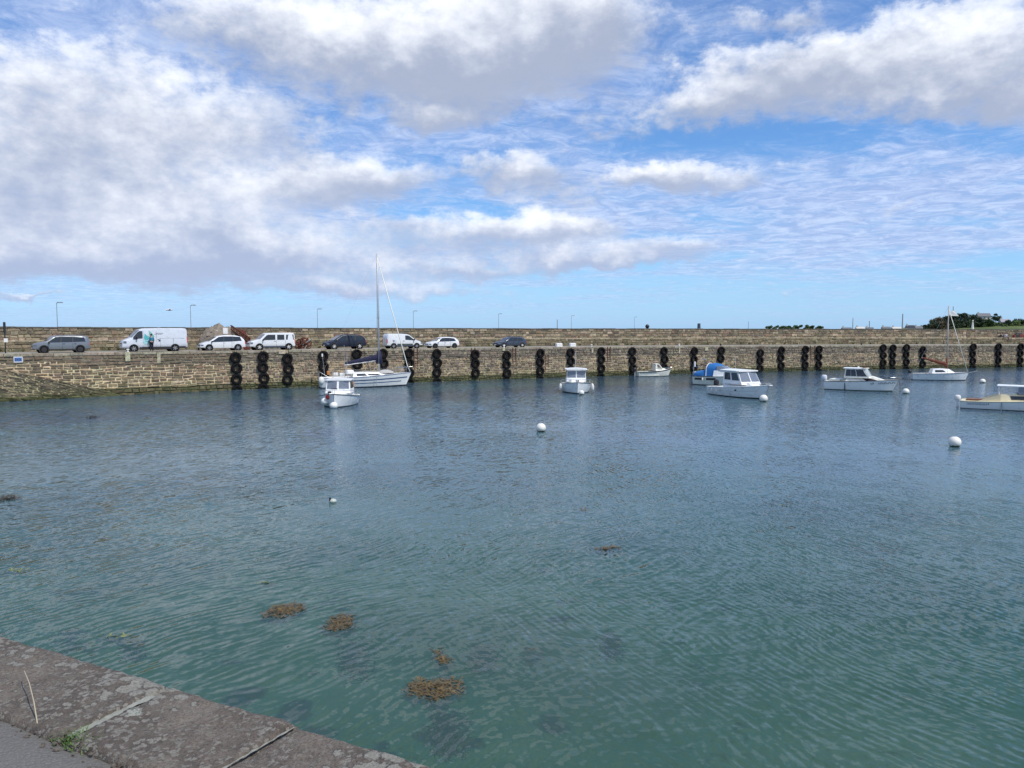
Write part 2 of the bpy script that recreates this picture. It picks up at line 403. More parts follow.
# pale repair blocks let into the wall
def wall_block(px, zr, w, h, col, name, mat=None, th=.13):
    s = s_at(px); p, t, n = Pq(s); z = topz(s)-zr
    b = MB().box((0,0,0), (w, th, h), col=col)
    o = b.build(name, mat or stonework, quay, bevel=.02); p = p+n*.06; o.location = (p.x, p.y, z); o.rotation_euler.z = hdg(s); return o
for px, zr, w, h in ((127.5,.42,.42,.85),(158.5,.62,.30,.95),(283,.22,.9,.36),(503.5,.2,.35,.4),(592,.5,.25,.6),(679,.6,.22,.8),(706,.4,.5,.5)):
    wall_block(px, zr, w, h, jit((.46,.44,.36), .08), 'repair_block')

# road on top of the quay
ROADW = 7.6
def strip_mesh(s0, s1, offs, zf, step=1.2):
    mbb = MB(); n = int((s1-s0)/step)+1
    for k in range(n):
        a, b = s0+k*step, s0+(k+1)*step
        for o0, o1 in zip(offs[:-1], offs[1:]):
            pts = [Pq(a, o0)[0], Pq(b, o0)[0], Pq(b, o1)[0], Pq(a, o1)[0]]
            mbb.add([(p.x, p.y, zf(ss, oo)) for p, ss, oo in zip(pts, (a, b, b, a), (o0, o0, o1, o1))], [(0,1,2,3)])
    return mbb
asph = material('quay_asphalt', (.25,.235,.195), .92, vary=.22, scale=1.2, bump=.01, bscale=25, dirt=((.24,.22,.17), .6, .8, .5))
r_ = strip_mesh(SL, SR, (.5, 2.5, 5, ROADW+.3), lambda s, o: topz(s)-.03-.0*o).build('quay_road', asph); tag(r_, kind='structure')

# outer sea wall: lower tier, ledge, upper tier
def wtop(s):      # its top is seen almost on the horizon
    p = Pq(s, ROADW+.9)[0]; px = p.x/p.y*F+512
    yt = np.interp(px, (0, 420, 950, 1100), (326.6, 328.0, 329.2, 329.4)); r2 = ray(px, yt); return EYE+r2.z/r2.y*p.y
wt_s = np.linspace(0, SMAX, 60); wt_z = np.array([wtop(s) for s in wt_s])
def wtopz(s): return float(np.interp(s, wt_s, wt_z))
def ledgez(s): return topz(s)+.98
def sea_col(s, z, i, nc):
    r = random.random()
    base = (.235,.205,.16) if r < .5 else ((.15,.137,.115) if r < .72 else ((.33,.29,.235) if r < .92 else (.25,.18,.145)))
    if z < ledgez(s): base = lerp(base, (.16,.15,.085), .4)
    return jit(base, .33)
seaw = empty('sea_wall', (0,0,0), label='high rubble stone sea wall with a ledge running behind the parked cars', cat='wall')
mb = MB(); mb_m = MB(); sm_ = lambda s, z: jit((.20,.18,.125), .2)
masonry(mb, sm_, SL, SR, lambda s: topz(s)-.05, ledgez, ROADW, (.25,.36), (.35,1.0), sea_col, gap=.03)
masonry(mb, sm_, SL, SR, ledgez, lambda s: wtopz(s)-.10, ROADW+.75, (.24,.36), (.35,1.05), sea_col, gap=.03)
mb.build('stonework', stonework, seaw, fix=False); mb_m.build('mortar', mortar_m, seaw, fix=False)
def blocks(offa, offb, zf, th, col, lr, name, v=.02):
    mb = MB(); s = SL
    while s < SR:
        l = random.uniform(*lr); zt = zf(s)+random.uniform(-v, v); a, b = s+.01, s+l-.01; q = []
        for z in (zt-th, zt):
            for ss, of in ((a, offa), (b, offa), (b, offb), (a, offb)):
                p = Pq(ss, of)[0]; q.append((p.x, p.y, z))
        mb.add(q, [(3,2,1,0),(4,5,6,7),(0,1,5,4),(1,2,6,5),(2,3,7,6),(3,0,4,7)], jit(col, .2)); s += l
    return mb.build(name, stonework, seaw, bevel=.02, fix=False)
blocks(ROADW-.05, ROADW+.82, lambda s: ledgez(s)+.03, .12, (.40,.365,.28), (.7,1.6), 'ledge')
blocks(ROADW+.68, ROADW+3.0, wtopz, .16, (.10,.095,.085), (.7,1.5), 'coping', .025)
# foundation block under both walls so nothing is hollow from the side
base = strip_mesh(SL, SR, (ROADW+3.0, ROADW+3.02), lambda s, o: wtopz(s)-.1 if o < ROADW+3.01 else -.5)
base.build('sea_face', mortar_m, seaw, fix=False)

# ------------------------------------------------------------ water, sea bed
wm = bpy.data.materials.new('harbour_water'); wm.use_nodes = True; t = NT(wm.node_tree); t.n.clear()
oc = t.new('ShaderNodeTexCoord').outputs['Object']
dn, dc = t.noise(oc, .16, 3, .5)
wp = t.new('ShaderNodeVectorMath', operation='MULTIPLY_ADD'); t.l.new(dc, wp.inputs[0]); wp.inputs[1].default_value = (2.6,2.6,0); t.l.new(oc, wp.inputs[2]); wv = wp.outputs[0]
def rip(angle, scl, stretch, amp, det=2, rough=.5, train=None):
    """a train of ripples: crests run at `angle`, returned as a slope across the crest"""
    rv = t.mapping(wv, rot=(0,0,-R(angle)))
    n, _ = t.noise(t.mapping(rv, scale=(1.0/stretch, 1.0, 1.0)), scl, det, rough, .2)
    s_ = t.m('MULTIPLY', t.m('SUBTRACT', n, .5), amp); a = R(angle)+PI/2
    if train:
        lam, am = train; sp = t.new('ShaderNodeSeparateXYZ'); t.l.new(rv, sp.inputs[0])
        e1_, _ = t.noise(t.mapping(rv, scale=(.55, 1, 1)), 1.3, 2, .5); e2_, _ = t.noise(t.mapping(rv, scale=(.45, 1, 1)), .55, 2, .5)
        ph = t.m('ADD', t.m('MULTIPLY', sp.outputs[1], 2*PI/lam), t.m('ADD', t.m('MULTIPLY', e1_, 7.0), t.m('MULTIPLY', e2_, 16.0)))
        env = t.rng(t.noise(rv, .8, 3, .6)[0], .38, .62, .1, 1.0)
        s_ = t.m('ADD', s_, t.m('MULTIPLY', t.m('MULTIPLY', t.m('SINE', ph), env), am))
    return s_, math.cos(a), math.sin(a)
gust, _ = t.noise(oc, .045, 3, .55); g1 = t.rng(gust, .36, .64, .35, 1.15)
sepw = t.new('ShaderNodeSeparateXYZ'); t.l.new(oc, sepw.inputs[0])
sel, _ = t.noise(oc, .10, 2, .5); selx = t.m('ADD', t.m('MULTIPLY', sepw.outputs[0], .035), t.m('MULTIPLY', t.m('SUBTRACT', sel, .5), 2.4))
sR = t.rng(selx, -.55, .45, .15, 1.0); sL = t.rng(selx, -.45, .55, 1.0, .2)
SX = None
for (s_, ca, sa), k in ((rip(46, 7.5, 5.0, 1.0, 1, train=(.205, .17)), sL), (rip(-64, 9.0, 5.0, 1.0, 1, train=(.185, .17)), sR), (rip(6, 7.0, 4.5, .42, 1), None), (rip(15, 1.8, 3.5, .22), None), (rip(-20, 17.0, 2.5, .45), None), (rip(84, 8.0, 2.6, 1.0), None), (rip(-84, 21.0, 2.0, .6), None)):
    if k is not None: s_ = t.m('MULTIPLY', s_, k)
    a_, b_ = t.m('MULTIPLY', s_, ca), t.m('MULTIPLY', s_, sa)
    SX, SY = (a_, b_) if SX is None else (t.m('ADD', SX, a_), t.m('ADD', SY, b_))
nv_ = t.comb(t.m('MULTIPLY', SX, g1), t.m('MULTIPLY', SY, g1), 1.0)
nn_ = t.new('ShaderNodeVectorMath', operation='NORMALIZE'); t.l.new(nv_, nn_.inputs[0]); nrm = nn_.outputs[0]
fr = t.new('ShaderNodeFresnel'); fr.inputs['IOR'].default_value = 1.333; t.l.new(nrm, fr.inputs['Normal'])
gl = t.new('ShaderNodeBsdfGlossy'); gl.inputs['Roughness'].default_value = .09; t.l.new(nrm, gl.inputs['Normal']); gl.inputs['Color'].default_value = (.95,.97,1,1)
df = t.new('ShaderNodeBsdfDiffuse'); t.l.new(nrm, df.inputs['Normal'])
pt_, _ = t.noise(oc, .11, 4, .6); pt2, _ = t.noise(oc, .5, 4, .6)
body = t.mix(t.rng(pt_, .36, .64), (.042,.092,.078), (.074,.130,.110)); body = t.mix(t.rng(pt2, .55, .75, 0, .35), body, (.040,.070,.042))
yy = t.new('ShaderNodeSeparateXYZ'); t.l.new(oc, yy.inputs[0]); deep_sky_tint = t.rng(t.m('ADD', yy.outputs[1], t.m('MULTIPLY', pt_, 14.0)), 18, 48, 0, .85)
body = t.mix(deep_sky_tint, body, (.105,.190,.285)); t.l.new(body, df.inputs['Color'])  # farther water bluer and brighter: depth tint plus sky reflection painted into the body
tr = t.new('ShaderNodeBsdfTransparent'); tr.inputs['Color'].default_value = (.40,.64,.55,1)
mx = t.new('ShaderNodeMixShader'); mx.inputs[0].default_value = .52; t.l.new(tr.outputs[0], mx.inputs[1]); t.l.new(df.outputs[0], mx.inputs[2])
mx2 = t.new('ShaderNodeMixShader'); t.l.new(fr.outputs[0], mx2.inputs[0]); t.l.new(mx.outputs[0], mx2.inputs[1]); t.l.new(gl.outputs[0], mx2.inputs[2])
om = t.new('ShaderNodeOutputMaterial'); t.l.new(mx2.outputs[0], om.inputs['Surface'])
wa = MB().add([(-9000,-2000,0),(9000,-2000,0),(9000,15000,0),(-9000,15000,0)], [(0,1,2,3)]).build('water', wm, fix=False); tag(wa, kind='structure')
sb = bpy.data.materials.new('sea_bed_sand'); sb.use_nodes = True; t = NT(sb.node_tree); p = t.n['Principled BSDF']; oc = t.new('ShaderNodeTexCoord').outputs['Object']
a, _ = t.noise(oc, .28, 5, .62); b, _ = t.noise(oc, 1.6, 5, .7); c, _ = t.noise(oc, .09, 3, .5)
col = t.mix(t.rng(a, .35, .65), (.22,.34,.22), (.38,.46,.31)); col = t.mix(t.rng(t.m('ADD', t.m('MULTIPLY', a, .6), t.m('MULTIPLY', b, .5)), .60, .72, 0, .8), col, (.05,.05,.028))
col = t.mix(t.rng(c, .45, .62, 0, .6), col, (.05,.11,.06))
t.put(p.inputs['Base Color'], col); p.inputs['Roughness'].default_value = 1
gb = MB().add([(-9000,-2000,-2.4),(9000,-2000,-2.4),(9000,15000,-2.4),(-9000,15000,-2.4)], [(0,1,2,3)]).build('ground', sb, fix=False); tag(gb, kind='structure')

# ------------------------------------------------------------ near quay
NZ = 4.5
e0 = atz(0, 633, NZ); e1 = atz(453, 768, NZ); i0 = atz(0, 712, NZ); i1 = atz(131, 768, NZ)
ed = (e1-e0).normalized(); en = Vector((ed.y, -ed.x, 0))   # en: inland
if en.dot(i0-e0) < 0: en = -en
cw = ((i0-e0).dot(en)+(i1-e0).dot(en))/2
print('near coping width', cw, 'dir', ed, 'inner offsets', (i0-e0).dot(en), (i1-e0).dot(en))
def nq(u, w, z): p = e0+ed*u+en*w; return Vector((p.x, p.y, z))
def near_uw(px, py, z=NZ): p = atz(px, py, z)-e0; return p.dot(ed), p.dot(en)
j1a, j1b = near_uw(160, 691)[0], near_uw(88, 726)[0]; j2a, j2b = near_uw(290, 729)[0], near_uw(218, 768)[0]
print('joints', j1a, j1b, j2a, j2b, 'edge len', (e1-e0).length)
cm = bpy.data.materials.new('lichened_granite'); cm.use_nodes = True; t = NT(cm.node_tree); p = t.n['Principled BSDF']; oc = t.new('ShaderNodeTexCoord').outputs['Object']
f1, _ = t.noise(oc, 3.0, 6, .7); f2, _ = t.noise(oc, 22, 6, .75); f3, _ = t.noise(oc, 90, 3, .7); f0, _ = t.noise(oc, 1.3, 3, .5)
col = t.mix(t.rng(f1, .35, .65), (.092,.078,.062), (.215,.188,.152))
col = t.mix(t.rng(f2, .42, .62, 0, .6), col, (.15,.112,.092))
# grey lichen crusts: rounded cells broken by noise
wv2 = t.new('ShaderNodeVectorMath', operation='MULTIPLY_ADD'); _, wc = t.noise(oc, 22, 6, .75); t.l.new(wc, wv2.inputs[0]); wv2.inputs[1].default_value = (.09,.09,.0); t.l.new(oc, wv2.inputs[2])
v1 = t.vor(wv2.outputs[0], 15.0); v2 = t.vor(wv2.outputs[0], 38.0); v3 = t.vor(wv2.outputs[0], 3.2)
cov = t.rng(f0, .34, .64, .30, .80)
l1 = t.rng(t.m('ADD', t.m('MULTIPLY', v1.outputs['Distance'], .8), t.m('MULTIPLY', f2, .5)), t.m('SUBTRACT', cov, .07), t.m('ADD', cov, .02), 1, 0)
l2 = t.rng(t.m('ADD', v2.outputs['Distance'], t.m('MULTIPLY', f1, .9)), .74, .84, 1, 0)
col = t.mix(t.m('MULTIPLY', l1, .85), col, t.mix(f3, (.20,.19,.165), (.40,.385,.33)))
col = t.mix(t.m('MULTIPLY', l2, t.rng(f1, .35, .6, .75, .25)), col, t.mix(f3, (.22,.21,.18), (.42,.405,.35)))
l3 = t.rng(v3.outputs['Distance'], .085, .11, 1, 0); col = t.mix(t.m('MULTIPLY', l3, .8), col, t.mix(f3, (.32,.34,.28), (.52,.53,.46)))
col = t.mix(t.rng(f3, .42, .70, 0, .55), col, (.03,.027,.023))
t.put(p.inputs['Base Color'], col); p.inputs['Roughness'].default_value = .95
hh = t.m('ADD', t.m('MULTIPLY', f2, .6), t.m('ADD', t.m('MULTIPLY', f3, .35), t.m('ADD', t.m('MULTIPLY', l1, .25), t.m('MULTIPLY', f1, .5))))
t.l.new(t.bump(hh, 1, .03), p.inputs['Normal'])
pinkm = cm
nquay = empty('near_quay', (0,0,0), label='lichened granite quay edge in the bottom left corner beside dark asphalt', cat='quay')
from mathutils import noise as mnoise
def slab(u0a, u0b, u1a, u1b, w0=0.0, step=.02, name='coping_stone', seed=0):
    """one coping stone; u0a..u1a along the water edge, u0b..u1b along its inner edge"""
    nu, nw = int((u1a-u0a)/step), int((cw-w0)/step); vs = []; fs = []
    for i in range(nu+1):
        for j in range(nw+1):
            a, b = i/nu, j/nw; ua = u0a+(u1a-u0a)*a; ub = u0b+(u1b-u0b)*a; u = ua+(ub-ua)*b; w = w0+(cw-w0)*b
            edge = min(i*step, (nu-i)*step, j*step, (nw-j)*step)
            n1 = mnoise.noise((u*2.2+seed*9, w*2.2, 0)); n2 = mnoise.noise((u*9+seed, w*9, 3)); n3 = mnoise.noise((u*28, w*28, 5+seed))
            z = NZ+.010*n1+.008*n2+.005*n3-.022*max(0, 1-edge/.028)**2+(0 if seed == 0 else random.uniform(-.0005, .0005))
            du = .012*mnoise.noise((w*6, seed, u)) if i in (0, nu) else 0; dw = .006*mnoise.noise((u*6, seed, w)) if j in (0, nw) else 0
            q = nq(u+du, w+dw, z); vs.append(q)
    for i in range(nu):
        for j in range(nw):
            a = i*(nw+1)+j; fs.append((a, a+nw+1, a+nw+2, a+1))
    rim = [i*(nw+1) for i in range(nu+1)]+[nu*(nw+1)+j for j in range(1, nw+1)]+[i*(nw+1)+nw for i in range(nu-1, -1, -1)]+[j for j in range(nw-1, 0, -1)]
    o = len(vs); vs += [Vector((vs[k].x, vs[k].y, NZ-.34)) for k in rim]; n = len(rim)
    for k in range(n): fs.append((rim[k], rim[(k+1) % n], o+(k+1) % n, o+k))
    return MB().add(vs, fs).build(name, cm, nquay, smooth=True, fix=True)
g_ = .007
sk = j1b-j1a
slab(j1a-3.4, j1b-3.4, j1a-1.92-g_, j1b-1.92-g_, seed=1); slab(j1a-1.92+g_, j1b-1.92+g_, j1a-g_, j1b-g_, seed=2)
slab(j1a+g_, j1b+g_, j2a-g_, j2b-g_, seed=3); slab(j2a+g_, j2b+g_, j2a+1.5, j2b+1.5, w0=.014, seed=4); slab(j2a+1.52, j2b+1.52, j2a+3, j2b+3, w0=.01, seed=5)
# mortar in the joints
jm = material('pale_joint_mortar', (.27,.275,.235), .95, vary=.25, scale=30, bump=.008, bscale=60, dirt=((.10,.12,.07), .7, 12., .5))
def joint(ua, ub, wa_, wb_, wid, name='joint_mortar'):
    vs = []; n = 30
    for k in range(n+1):
        a = wa_+(wb_-wa_)*k/n; b = a/cw; u = ua+(ub-ua)*b; ww = wid*(.35+.65*abs(mnoise.noise((k*.35, ua, 0)))*2)
        vs += [nq(u-ww, a, NZ-.006+.004*mnoise.noise((k*.5,1,ua))), nq(u+ww*.8, a, NZ-.006+.004*mnoise.noise((k*.5,7,ua)))]
    MB().add(vs, [(2*k, 2*k+2, 2*k+3, 2*k+1) for k in range(n)]).build(name, jm, nquay, smooth=True)
joint(j1a, j1b, .10, cw-.03, .030); joint(j2a, j2b, .03, cw-.01, .008); joint(j1a-1.92, j1b-1.92, .05, cw-.05, .008)
# wall below and asphalt behind
MB().loft([[nq(-9, .06, -2.4), nq(12, .06, -2.4)], [nq(-9, .06, NZ-.30), nq(12, .06, NZ-.30)]], False, False, False).build('wall_face', mortar_m, nquay)
am = bpy.data.materials.new('worn_asphalt'); am.use_nodes = True; t = NT(am.node_tree); p = t.n['Principled BSDF']; oc = t.new('ShaderNodeTexCoord').outputs['Object']
a, _ = t.noise(oc, 60, 4, .7); b, _ = t.noise(oc, 1.5, 5, .6); v = t.vor(oc, 75)
col = t.mix(a, (.080,.076,.070), (.175,.168,.155)); col = t.mix(t.rng(b, .35, .7, 0, .6), col, (.16,.158,.15)); col = t.mix(t.rng(v.outputs['Distance'], .15, .3, .4, 0), col, (.25,.25,.24))
t.put(p.inputs['Base Color'], col); p.inputs['Roughness'].default_value = .95; t.l.new(t.bump(t.m('ADD', a, v.outputs['Distance']), 1, .006), p.inputs['Normal'])
vs = []; fs = []; nu, nw = 120, 40
for i in range(nu+1):
    for j in range(nw+1):
        u = -4+9*i/nu; w = cw-.0+(4.5*(j/nw)**1.5); z = NZ-.016-.018*math.exp(-(w-cw)/.05)+.012*mnoise.noise((u*1.5, w*1.5, 9))
        vs.append(nq(u, w-(.012 if j == 0 else 0), z))
for i in range(nu):
    for j in range(nw): k = i*(nw+1)+j; fs.append((k, k+nw+1, k+nw+2, k+1))
tag(MB().add(vs, fs).build('near_pavement', am, smooth=True), kind='structure')
# crumbs of stone  and soil along the inner joint
mb = MB()
for k in range(420):
    u = random.uniform(-3, 4.5); w = cw+random.gauss(.012, .03); r = random.uniform(.003, .011)
    mb.ball(nq(u, w, NZ-.022+r*.4), r, (random.uniform(.8,1.5), random.uniform(.8,1.4), .7), 5, 4, .2)
tag(mb.build('gravel_crumbs', material('soil_crumbs', (.10,.085,.07), .95, vary=.5, scale=30)), kind='stuff')
tuft = empty('grass_tuft', nq(*near_uw(75, 734), NZ-.03), label='small green grass tuft in the joint between coping stone and asphalt', cat='grass')
gm = material('grass_blades', (.075,.145,.028), .6, vary=.4, scale=25)
mb = MB()
for k in range(900):
    c = ed*random.gauss(.01, .060)+en*random.gauss(0, .024); a = random.uniform(0, 2*PI); l = random.uniform(.015, .048); wd = random.uniform(.0012, .0028)
    d = Vector((math.cos(a), math.sin(a), 0)); sd = Vector((-d.y, d.x, 0))*wd; h_ = l*random.uniform(.5, .95)
    mb.add([c-sd, c+sd, c+sd+d*l*.35+Vector((0,0,h_*.7)), c-sd+d*l*.35+Vector((0,0,h_*.7)), c+d*l*.8+Vector((0,0,h_))], [(0,1,2,3),(3,2,4)])
mb.build('blades', gm, tuft, fix=False)
u, w = near_uw(25, 684); c = nq(u, w, NZ+.01); e = nq(*near_uw(38, 726), NZ)
tag(MB().tube([(0,0,.05), (e-c)*.33+Vector((.004,0,.055)), (e-c)*.7+Vector((.0,.004,.04)), (e-c)+Vector((0,0,-.01))], .0017, 6, .0028).build('dry_grass_stalk', material('dry_straw', (.42,.36,.25), .8), loc=c),
    'thin dry pale grass stalk leaning over the lichened coping stone', 'stalk')
# ------------------------------------------------------------ tyres hung down the wall
def tyre_mesh():
    Ro, Ri, w = .535, .27, .29
    prof = [(Ri,-w*.36),(Ri+.03,-w*.46),(Ri+.15,-w*.53),(Ro-.07,-w*.50),(Ro-.015,-w*.40),(Ro,-w*.2),(Ro,w*.2),(Ro-.015,w*.40),(Ro-.07,w*.50),(Ro-.15,w*.53),(Ri+.03,w*.46),(Ri,w*.36),(Ri+.05,w*.30),(Ro-.09,w*.36),(Ro-.05,0),(Ro-.09,-w*.36),(Ri+.05,-w*.30)]
    m = MB(); m.ringshape(prof, 36)
    for k in range(36):   # tread lugs
        a = 2*PI*(k+.5)/36; m.box(((Ro+.008)*math.cos(a), (.06 if k % 2 else -.06), (Ro+.008)*math.sin(a)), (.03,.13,.045), 0, -a)
    return m
tyre_proto = None
# (px of the column, py of the top tyre, how many, what the column is beside)
TY = [(235.3,357.3,4,'left of the two more columns beneath the small family van, leftmost column of all'),(262.3,356.5,4,'in the second column from the left end beneath the family van'),
(287,358.5,3,'in the third column from the left end by a pale block'),(322.6,356.2,3,'in the column left of the yacht stern'),
(356.5,354.5,2,'in the column behind the yacht cockpit'),(382.6,353.6,3,'in the column directly behind the yacht mast'),
(408.8,353.5,4,'in the column behind the yacht bow'),(436.3,353.6,4,'in the column under the small white hatchback'),
(474.6,354.4,3,'in the column between small white hatchback and dark grey car'),(505.8,355.4,4,'in the column under the dark grey hatchback'),
(539.4,353.2,4,'in the column left of the white blocks on the quay edge'),(570,352.6,3,'in the column above the bow-on cabin boat'),
(600.2,351.2,4,'in the column just right of the bow-on cabin boat'),(631.6,351.7,4,'in the column at the outboard end of the small open boat'),
(663.4,351.2,3,'in the column behind the bow of the small open boat'),(693,351.2,4,'in the column left of the blue canopy boat'),
(720,350.5,2,'in the column behind the blue canopy'),(759.4,353,4,'in the column behind the bow of the white cruiser'),
(780,350.2,4,'in the column right of the white cruiser bow'),(804,349.7,4,'in the column left of the broad rusty ladder'),
(817.6,349.5,4,'in the column right of the broad rusty ladder'),(881.8,348.1,4,'in the left of three close columns above the day cruiser'),
(891.6,348.1,4,'in the middle of three close columns above the day cruiser'),(905.3,347.5,4,'in the right of three close columns above the day cruiser'),
(921.6,349.7,3,'in the column behind the small sailboat stern'),(971.6,347.0,4,'in the column with the white pipe beside it'),
(997,346.6,4,'in the second column from the right edge'),(1019,346.6,4,'in the last column at the right edge')]
posw = {2:['upper','lower'],3:['topmost','middle','lowest'],4:['topmost','second','third','lowest']}
TY[0] = (235.3,357.3,4,'in the leftmost column below the white hatchback rear')
first_t = None
for (px, py, n, where) in TY:
    s = s_at(px); p, tg, nn = Pq(s); d = p.y; z = EYE+ray(px, py).z/ray(px, py).y*(d-.25); dzz = 1.09
    zt = z
    for k in range(n):
        zc = zt-k*dzz
        if zc < -.45: break
        q = p+nn*(.27+random.uniform(-.01, .03))+tg*random.uniform(-.07, .07)
        if first_t is None: o = first_t = tyre_mesh().build('tyre', rubber, smooth='auto'); 
        else: o = first_t.copy(); COL.objects.link(o)
        o.location = (q.x, q.y, zc+random.uniform(-.03, .03)); o.rotation_euler = (random.uniform(-.07, .07), random.uniform(0, 6), hdg(s)+random.uniform(-.10, .10))
        nlab = posw[min(n, 4)][k]
        tag(o, '%s tyre %s' % (nlab, where), 'tyre', 'tyres hung down the quay wall as fenders')
    ch = MB(); zb = topz(s)
    q = p+nn*.16
    for sd in (-.12, .12): ch.tube([(q.x+tg.x*sd, q.y+tg.y*sd, zb+.02), (q.x+tg.x*sd+nn.x*.06, q.y+tg.y*sd+nn.y*.06, zt+.2), (q.x+tg.x*sd+nn.x*.03, q.y+tg.y*sd+nn.y*.03, zt-(n-1)*dzz)], .022, 5)
    tag(ch.build('chain', rust), 'rusty chain '+where, 'chain', 'chains of the tyre columns')

# ------------------------------------------------------------ vehicles
def pinterp(pts, x):
    return float(np.interp(x, [p[0] for p in pts], [p[1] for p in pts]))
STYLE = {
 'suv': dict(roof=[(0,.60),(.02,.86),(.06,.955),(.14,.985),(.40,1.0),(.60,.985),(.66,.94),(.785,.66),(.80,.645),(.95,.57),(.985,.47),(1,.38)], belt=[(0,.60),(.3,.60),(.8,.585),(1,.38)],
     wheels=(.185,.815), wr=.215, side=[[(.085,.63),(.105,.88),(.30,.915),(.305,.62)],[(.32,.62),(.315,.915),(.50,.92),(.515,.61)],[(.53,.61),(.515,.92),(.61,.90),(.735,.64),(.735,.605)]], wsh=(.785,.635), rear=(.0,.045)),
 'hatch': dict(roof=[(0,.55),(.05,.78),(.13,.94),(.27,.995),(.45,1.0),(.56,.965),(.76,.63),(.78,.615),(.93,.53),(.975,.42),(1,.33)], belt=[(0,.58),(.3,.585),(.78,.56),(1,.33)],
     wheels=(.175,.81), wr=.215, side=[[(.13,.64),(.17,.86),(.31,.915),(.32,.61)],[(.335,.61),(.33,.92),(.47,.925),(.49,.60)],[(.505,.60),(.485,.925),(.565,.905),(.71,.62),(.71,.59)]], wsh=(.755,.585), rear=(.02,.09)),
 'mpv': dict(roof=[(0,.50),(.025,.72),(.09,.89),(.20,.97),(.40,1.0),(.55,.975),(.62,.93),(.82,.60),(.84,.585),(.94,.50),(.98,.40),(1,.32)], belt=[(0,.58),(.3,.575),(.82,.53),(1,.32)],
     wheels=(.18,.815), wr=.205, side=[[(.09,.63),(.12,.88),(.27,.915),(.28,.60)],[(.30,.60),(.29,.92),(.47,.925),(.49,.585)],[(.505,.585),(.49,.925),(.60,.885),(.76,.60),(.76,.565)]], wsh=(.82,.63), rear=(.01,.06)),
 'ludo': dict(roof=[(0,.42),(.008,.90),(.03,.985),(.10,1.0),(.45,1.0),(.60,.985),(.655,.94),(.785,.63),(.80,.615),(.95,.53),(.985,.42),(1,.32)], belt=[(0,.55),(.8,.545),(1,.32)],
     wheels=(.155,.80), wr=.19, side=[[(.03,.60),(.035,.89),(.205,.89),(.215,.60)],[(.25,.60),(.25,.89),(.405,.89),(.41,.60)],[(.45,.60),(.45,.89),(.60,.89),(.635,.86),(.725,.635),(.725,.59)]], wsh=(.785,.655), rear=(0,.02)),
 'smallvan': dict(roof=[(0,.42),(.012,.90),(.04,.985),(.10,1.0),(.42,1.0),(.56,.975),(.63,.92),(.80,.60),(.82,.58),(.93,.50),(.98,.40),(1,.32)], belt=[(0,.55),(.8,.53),(1,.32)],
     wheels=(.17,.82), wr=.18, side=[[(.50,.60),(.50,.88),(.57,.88),(.62,.84),(.745,.60),(.745,.56)]], wsh=(.805,.63), rear=(0,.02)),
 'van': dict(roof=[(0,.30),(.006,.93),(.02,.985),(.06,1.0),(.45,1.0),(.66,.99),(.735,.95),(.86,.61),(.875,.59),(.965,.50),(.99,.42),(1,.30)], belt=[(0,.55),(.8,.53),(1,.30)],
     wheels=(.205,.835), wr=.155, side=[[(.70,.575),(.70,.88),(.745,.88),(.77,.84),(.84,.63),(.84,.53),(.79,.53),(.78,.56)]], wsh=(.862,.735), rear=(0,.015))}
